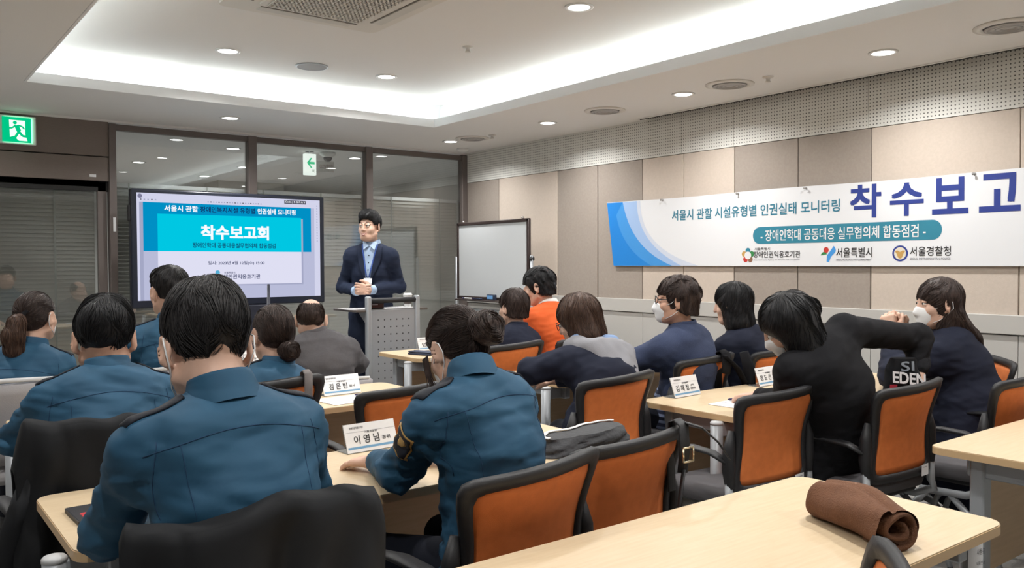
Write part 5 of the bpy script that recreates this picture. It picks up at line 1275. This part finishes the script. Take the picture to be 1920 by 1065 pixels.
person('policeman half hidden behind the nearest policeman head, face turned to the screen', (1.265, 4.60, 1.235), (1.27, 4.48), 0, (12, 0, 0), 1.02, .165, seed=14, hair=('crop', M_hair), top=M_police, police=True, skin=M_skin2, **lr(.25, .16, .80, .13, .40, .762))
person('policewoman with a low netted bun in front of the third row table', (1.335, 3.36, 1.09), (1.24, 3.32), 0, (4, -4, 0), .93, .150, seed=15, hair=('lowbun', M_hair2), top=M_police, police=True, skin=M_skin2, nl=420, **lr(.22, .16, .79, .12, .38, .762))
person('balding man in grey wool jacket seated before the lectern', (2.02, 4.50, 1.060), (2.05, 4.44), -10, (-28, -6, 0), .98, .175, seed=16, neck=(2.03, 4.45, .965), hair=('bald', M_hair2), top=M_greyj, skin=M_skin2, collar=M_greyj, **lr(.26, .16, .78, .13, .38, .762), bulk=.008)
_o, PK = person('policewoman with a big loose bun and mask resting her hand on the table', (1.375, 2.05, 1.125), (1.39, 1.89), 6, (6, -30, 0), .95, .156, seed=17, fk=1.7, yk=.04, neck=(1.34, 1.92, 1.06), hair=('bun', M_hair2), mask=True, top=M_police, police=True, skin=M_skin2, nl=600,
       L=((-.185, .19, .795), (-.075, .46, .757), (-.25, 1, -.13), (0, .1, -1), .22), Rr=((.25, .18, .80), (.14, .38, .765), (-.2, 1, -.1), (0, 0, -1), .3))
_e = PK['W']((-.185, .19, .795)); _s = PK['sh'][-1]; _d = unit(_e - _s); _c = _s + _d * .085; _out = unit(-PK['r'] - PK['f'] * .1); _w = unit(np.cross(_d, _out))
for k, (hw_, hl_, mm, lf) in enumerate(((.036, .042, M_goldp, .004), (.031, .037, M_epau, .0062), (.014, .016, M_goldp, .0082))):
    patch_on(PK['bvh'], [_c + _out * .3 + _d * q - _w * hw_ for q in np.linspace(-hl_, hl_, 5)], [_c + _out * .3 + _d * q + _w * hw_ * (1 if q < hl_ * .9 else .6) for q in np.linspace(-hl_, hl_, 5)], -_out, mm, 'sleeve_patch', PK['top'], lf, 6, .0015)
person('short haired woman in dark coat beside the lectern table', (3.475, 4.50, 1.075), (3.38, 4.42), 4, (8, -4, 0), .98, .150, seed=18, hair=('bobshort', M_hair2), top=M_navy, skin=M_skin2, **lr(.24, .16, .78, .12, .38, .762))
person('woman in bright orange sweater with black hair, head turned down to the left', (3.83, 4.66, 1.205), (3.86, 4.42), 8, (38, -14, 0), 1.05, .165, seed=19, hair=('curlyshort', M_hair4), top=M_orangek, skin=M_skin2, collar=mat('white_collar', (.75, .72, .70), .8), **lr(.25, .16, .80, .12, .38, .762), bulk=.012)
person('woman with brown bob and grey hood over a navy coat, bending over her table', (2.84, 3.14, 1.085), (2.76, 2.88), 4, (22, -20, 0), 1.0, .160, seed=20, hair=('bobround', M_hair3), top=M_navy, skin=M_skin2, glasses=True, hoodie=True, collar=False, bulk=.008, slouch=.07,
       L=((-.20, .28, .86), (.04, .52, .80), (.6, .8, -.1), (0, 0, -1), .3), Rr=((.27, .20, .80), (.16, .46, .765), (-.2, 1, -.1), (0, 0, -1), .3), tail=[((0, .03, .60), (0, .06, .36), (.18, .13), (.21, .15))])
_o, SK = person('man with curly brown hair, glasses and mask in a navy sweater', (3.50, 3.08, 1.17), (3.55, 3.08), 14, (44, 0, 0), 1.02, .165, seed=21, hair=('curlyshort', M_hair2), mask=True, glasses=True, top=M_knit, skin=M_skin, face=True, collar=M_knit, bulk=.006, hem=.05,
       L=((-.24, .26, .80), (-.12, .56, .81), (.3, 1, .1), (0, 0, -1), .5), Rr=((.27, .16, .80), (.10, .44, .765), (-.2, 1, 0), (0, 0, -1), .4))
_m = mat('striped_jersey', (.020, .026, .06), .9); _nt = _m.node_tree; _tc = _nt.nodes.new('ShaderNodeTexCoord'); _sp = _nt.nodes.new('ShaderNodeSeparateXYZ'); _a = _nt.nodes.new('ShaderNodeMath'); _a.operation = 'MULTIPLY'; _a.inputs[1].default_value = 30; _f = _nt.nodes.new('ShaderNodeMath'); _f.operation = 'FRACT'; _g = _nt.nodes.new('ShaderNodeMath'); _g.operation = 'GREATER_THAN'; _g.inputs[1].default_value = .55; _x = _nt.nodes.new('ShaderNodeMixRGB'); _x.inputs[1].default_value = (.020, .026, .06, 1); _x.inputs[2].default_value = (.22, .27, .42, 1)
_nt.links.new(_tc.outputs['Object'], _sp.inputs[0]); _nt.links.new(_sp.outputs['Z'], _a.inputs[0]); _nt.links.new(_a.outputs[0], _f.inputs[0]); _nt.links.new(_f.outputs[0], _g.inputs[0]); _nt.links.new(_g.outputs[0], _x.inputs[0]); _nt.links.new(_x.outputs[0], _nt.nodes['Principled BSDF'].inputs['Base Color'])
_q = Field(); _q.ec(SK['S'][0] - npv(0, 0, .05), SK['S'][0] + npv(0, 0, .06), (.185, .15), (.178, .14), SK['r'], .03); _V, _Q = _q.mesh(.010); mesh_obj('striped_shirt_hem', [(_V, _Q, _m)], _o)
person('woman with black shoulder length hair in a navy jacket near the banner wall', (4.04, 3.12, 1.13), (4.14, 3.10), 8, (22, -8, 0), .97, .150, seed=22, hair=('bob', M_hair4), top=M_navy, skin=M_skin2, **lr(.22, .16, .79, .12, .38, .762))
person('woman in black leaning left with one arm stretched out behind her', (3.03, 2.06, 1.115), (3.36, 2.02), 14, (36, -32, -20), .98, .160, seed=23, hair=('bobloose', M_hair4), top=M_blackc, legs=M_blackc, skin=M_skin2, sroll=.35, neck=(3.11, 1.98, 1.045), shO={1: (3.31, 1.97, 1.085), -1: (2.985, 2.0, .94)}, collar=False, bulk=.006, slouch=.05, mask=True,
       L=((-.17, .17, .76), (-.04, .34, .765), (.2, 1, -.1), (0, 0, -1), .3), Rr=((.42, -.22, 1.03), (.34, -.24, .88), (-.3, -.2, -1), (-.5, .4, 0), .6), tail=[((0, .03, .60), (0, .10, .42), (.18, .13), (.20, .14))])
person('woman with long dark hair and white mask, hands clasped at her chin', (4.366, 2.08, 1.16), (4.44, 2.02), 20, (52, -2, 0), 1.0, .165, seed=24, hair=('long', M_hair2), mask=True, top=M_navy, skin=M_skin2, face=True, bulk=.016, collar=False,
       L=((-.24, .26, .80), (-.02, .30, 1.00), (.25, .25, .9), (.9, -.1, .2), 1.0), Rr=((.26, .24, .80), (.07, .28, .99), (-.25, .25, .9), (-.9, -.1, .2), 1.0), tail=[((0, -.06, .64), (0, -.06, .34), (.22, .19), (.27, .23))])

# the presenter, standing
o, K = person('smiling man in navy suit with blue lanyard standing behind the lectern, hands clasped', (3.343, 6.28, 1.685), (3.40, 6.36), 140, (122, 0, 0), 1.0, .162, seed=25, hair=('short', M_hair4), top=M_suit, legs=M_suit, skin=M_skin2, face=True, seatz=.95, stand=True, ar=.80, slouch=.01, collar=M_shirt, bulk=.004,
       L=((-.245, .0, 1.18), (-.055, .245, 1.165), (.75, .35, .15), (.35, -.9, -.1), .55), Rr=((.245, .0, 1.18), (.075, .235, 1.155), (-.75, .35, .1), (-.35, -.9, -.1), .55), tail=[((0, 0, 1.0), (0, .0, .80), (.165, .125), (.19, .15))])
N, ax, r, f, bv, tp = K['N'], K['axu'], K['r'], K['f'], K['bvh'], K['top']
src = lambda u, q: N - ax * q + r * u + f * .5
qs = np.linspace(.005, .36, 16)
patch_on(bv, [src(-.062 * (1 - .86 * (q / .36)), q) for q in qs], [src(.062 * (1 - .86 * (q / .36)), q) for q in qs], -f, M_shirt, 'shirt_front', o, .006)
for x in (-1, 1):
    qs2 = np.linspace(.0, .34, 14); wl_ = lambda q: .052 * math.sin(PI * min(1, .25 + .75 * q / .30)) + .004
    a = [src(x * .060 * (1 - .86 * (q / .36)), q) for q in qs2]; c = [src(x * (.060 * (1 - .86 * (q / .36)) + wl_(q)), q) for q in qs2]
    patch_on(bv, a if x > 0 else c, c if x > 0 else a, -f, M_suit, 'lapel', tp, .010, 6, .004)
    b_ = MB(); T0_ = [N + ax * .03 + r * x * .05 + f * .02, N + ax * .005 + r * x * .055 + f * .075, N - ax * .045 + r * x * .045 + f * .112, N - ax * .01 + r * x * .006 + f * .108, N + ax * .025 + r * x * .035 + f * .075]
    b_.add([Vector(p) for p in T0_], [[0, 1, 4], [1, 2, 3], [1, 3, 4]], M_shirt); b_.build('shirt_collar', o, solid=.004)
    pts = [bv.ray_cast(Vector(src(x * (.062 - .052 * t), .0 + .27 * t)), Vector(-f), 1)[0] for t in np.linspace(0, 1, 14)]
    b_ = MB(); b_.tube([p + Vector(f) * .012 for p in pts if p], .006, M_lany, 6, flat=(1, .3)); b_.build('lanyard', o)
patch_on(bv, [src(-.034, .28), src(-.034, .37)], [src(.034, .28), src(.034, .37)], -f, M_paper, 'name_badge', o, .014, 4)
b_ = MB()
for q in (.09, .15, .21, .27): b_.lathe([(.0001, .002), (.005, .002), (.005, -.002)], M_navy, bv.ray_cast(Vector(src(0, q)), Vector(-f), 1)[0] + Vector(f) * .009, 10, Matrix.Rotation(PI / 2, 3, 'X'))
b_.build('shirt_buttons', o)
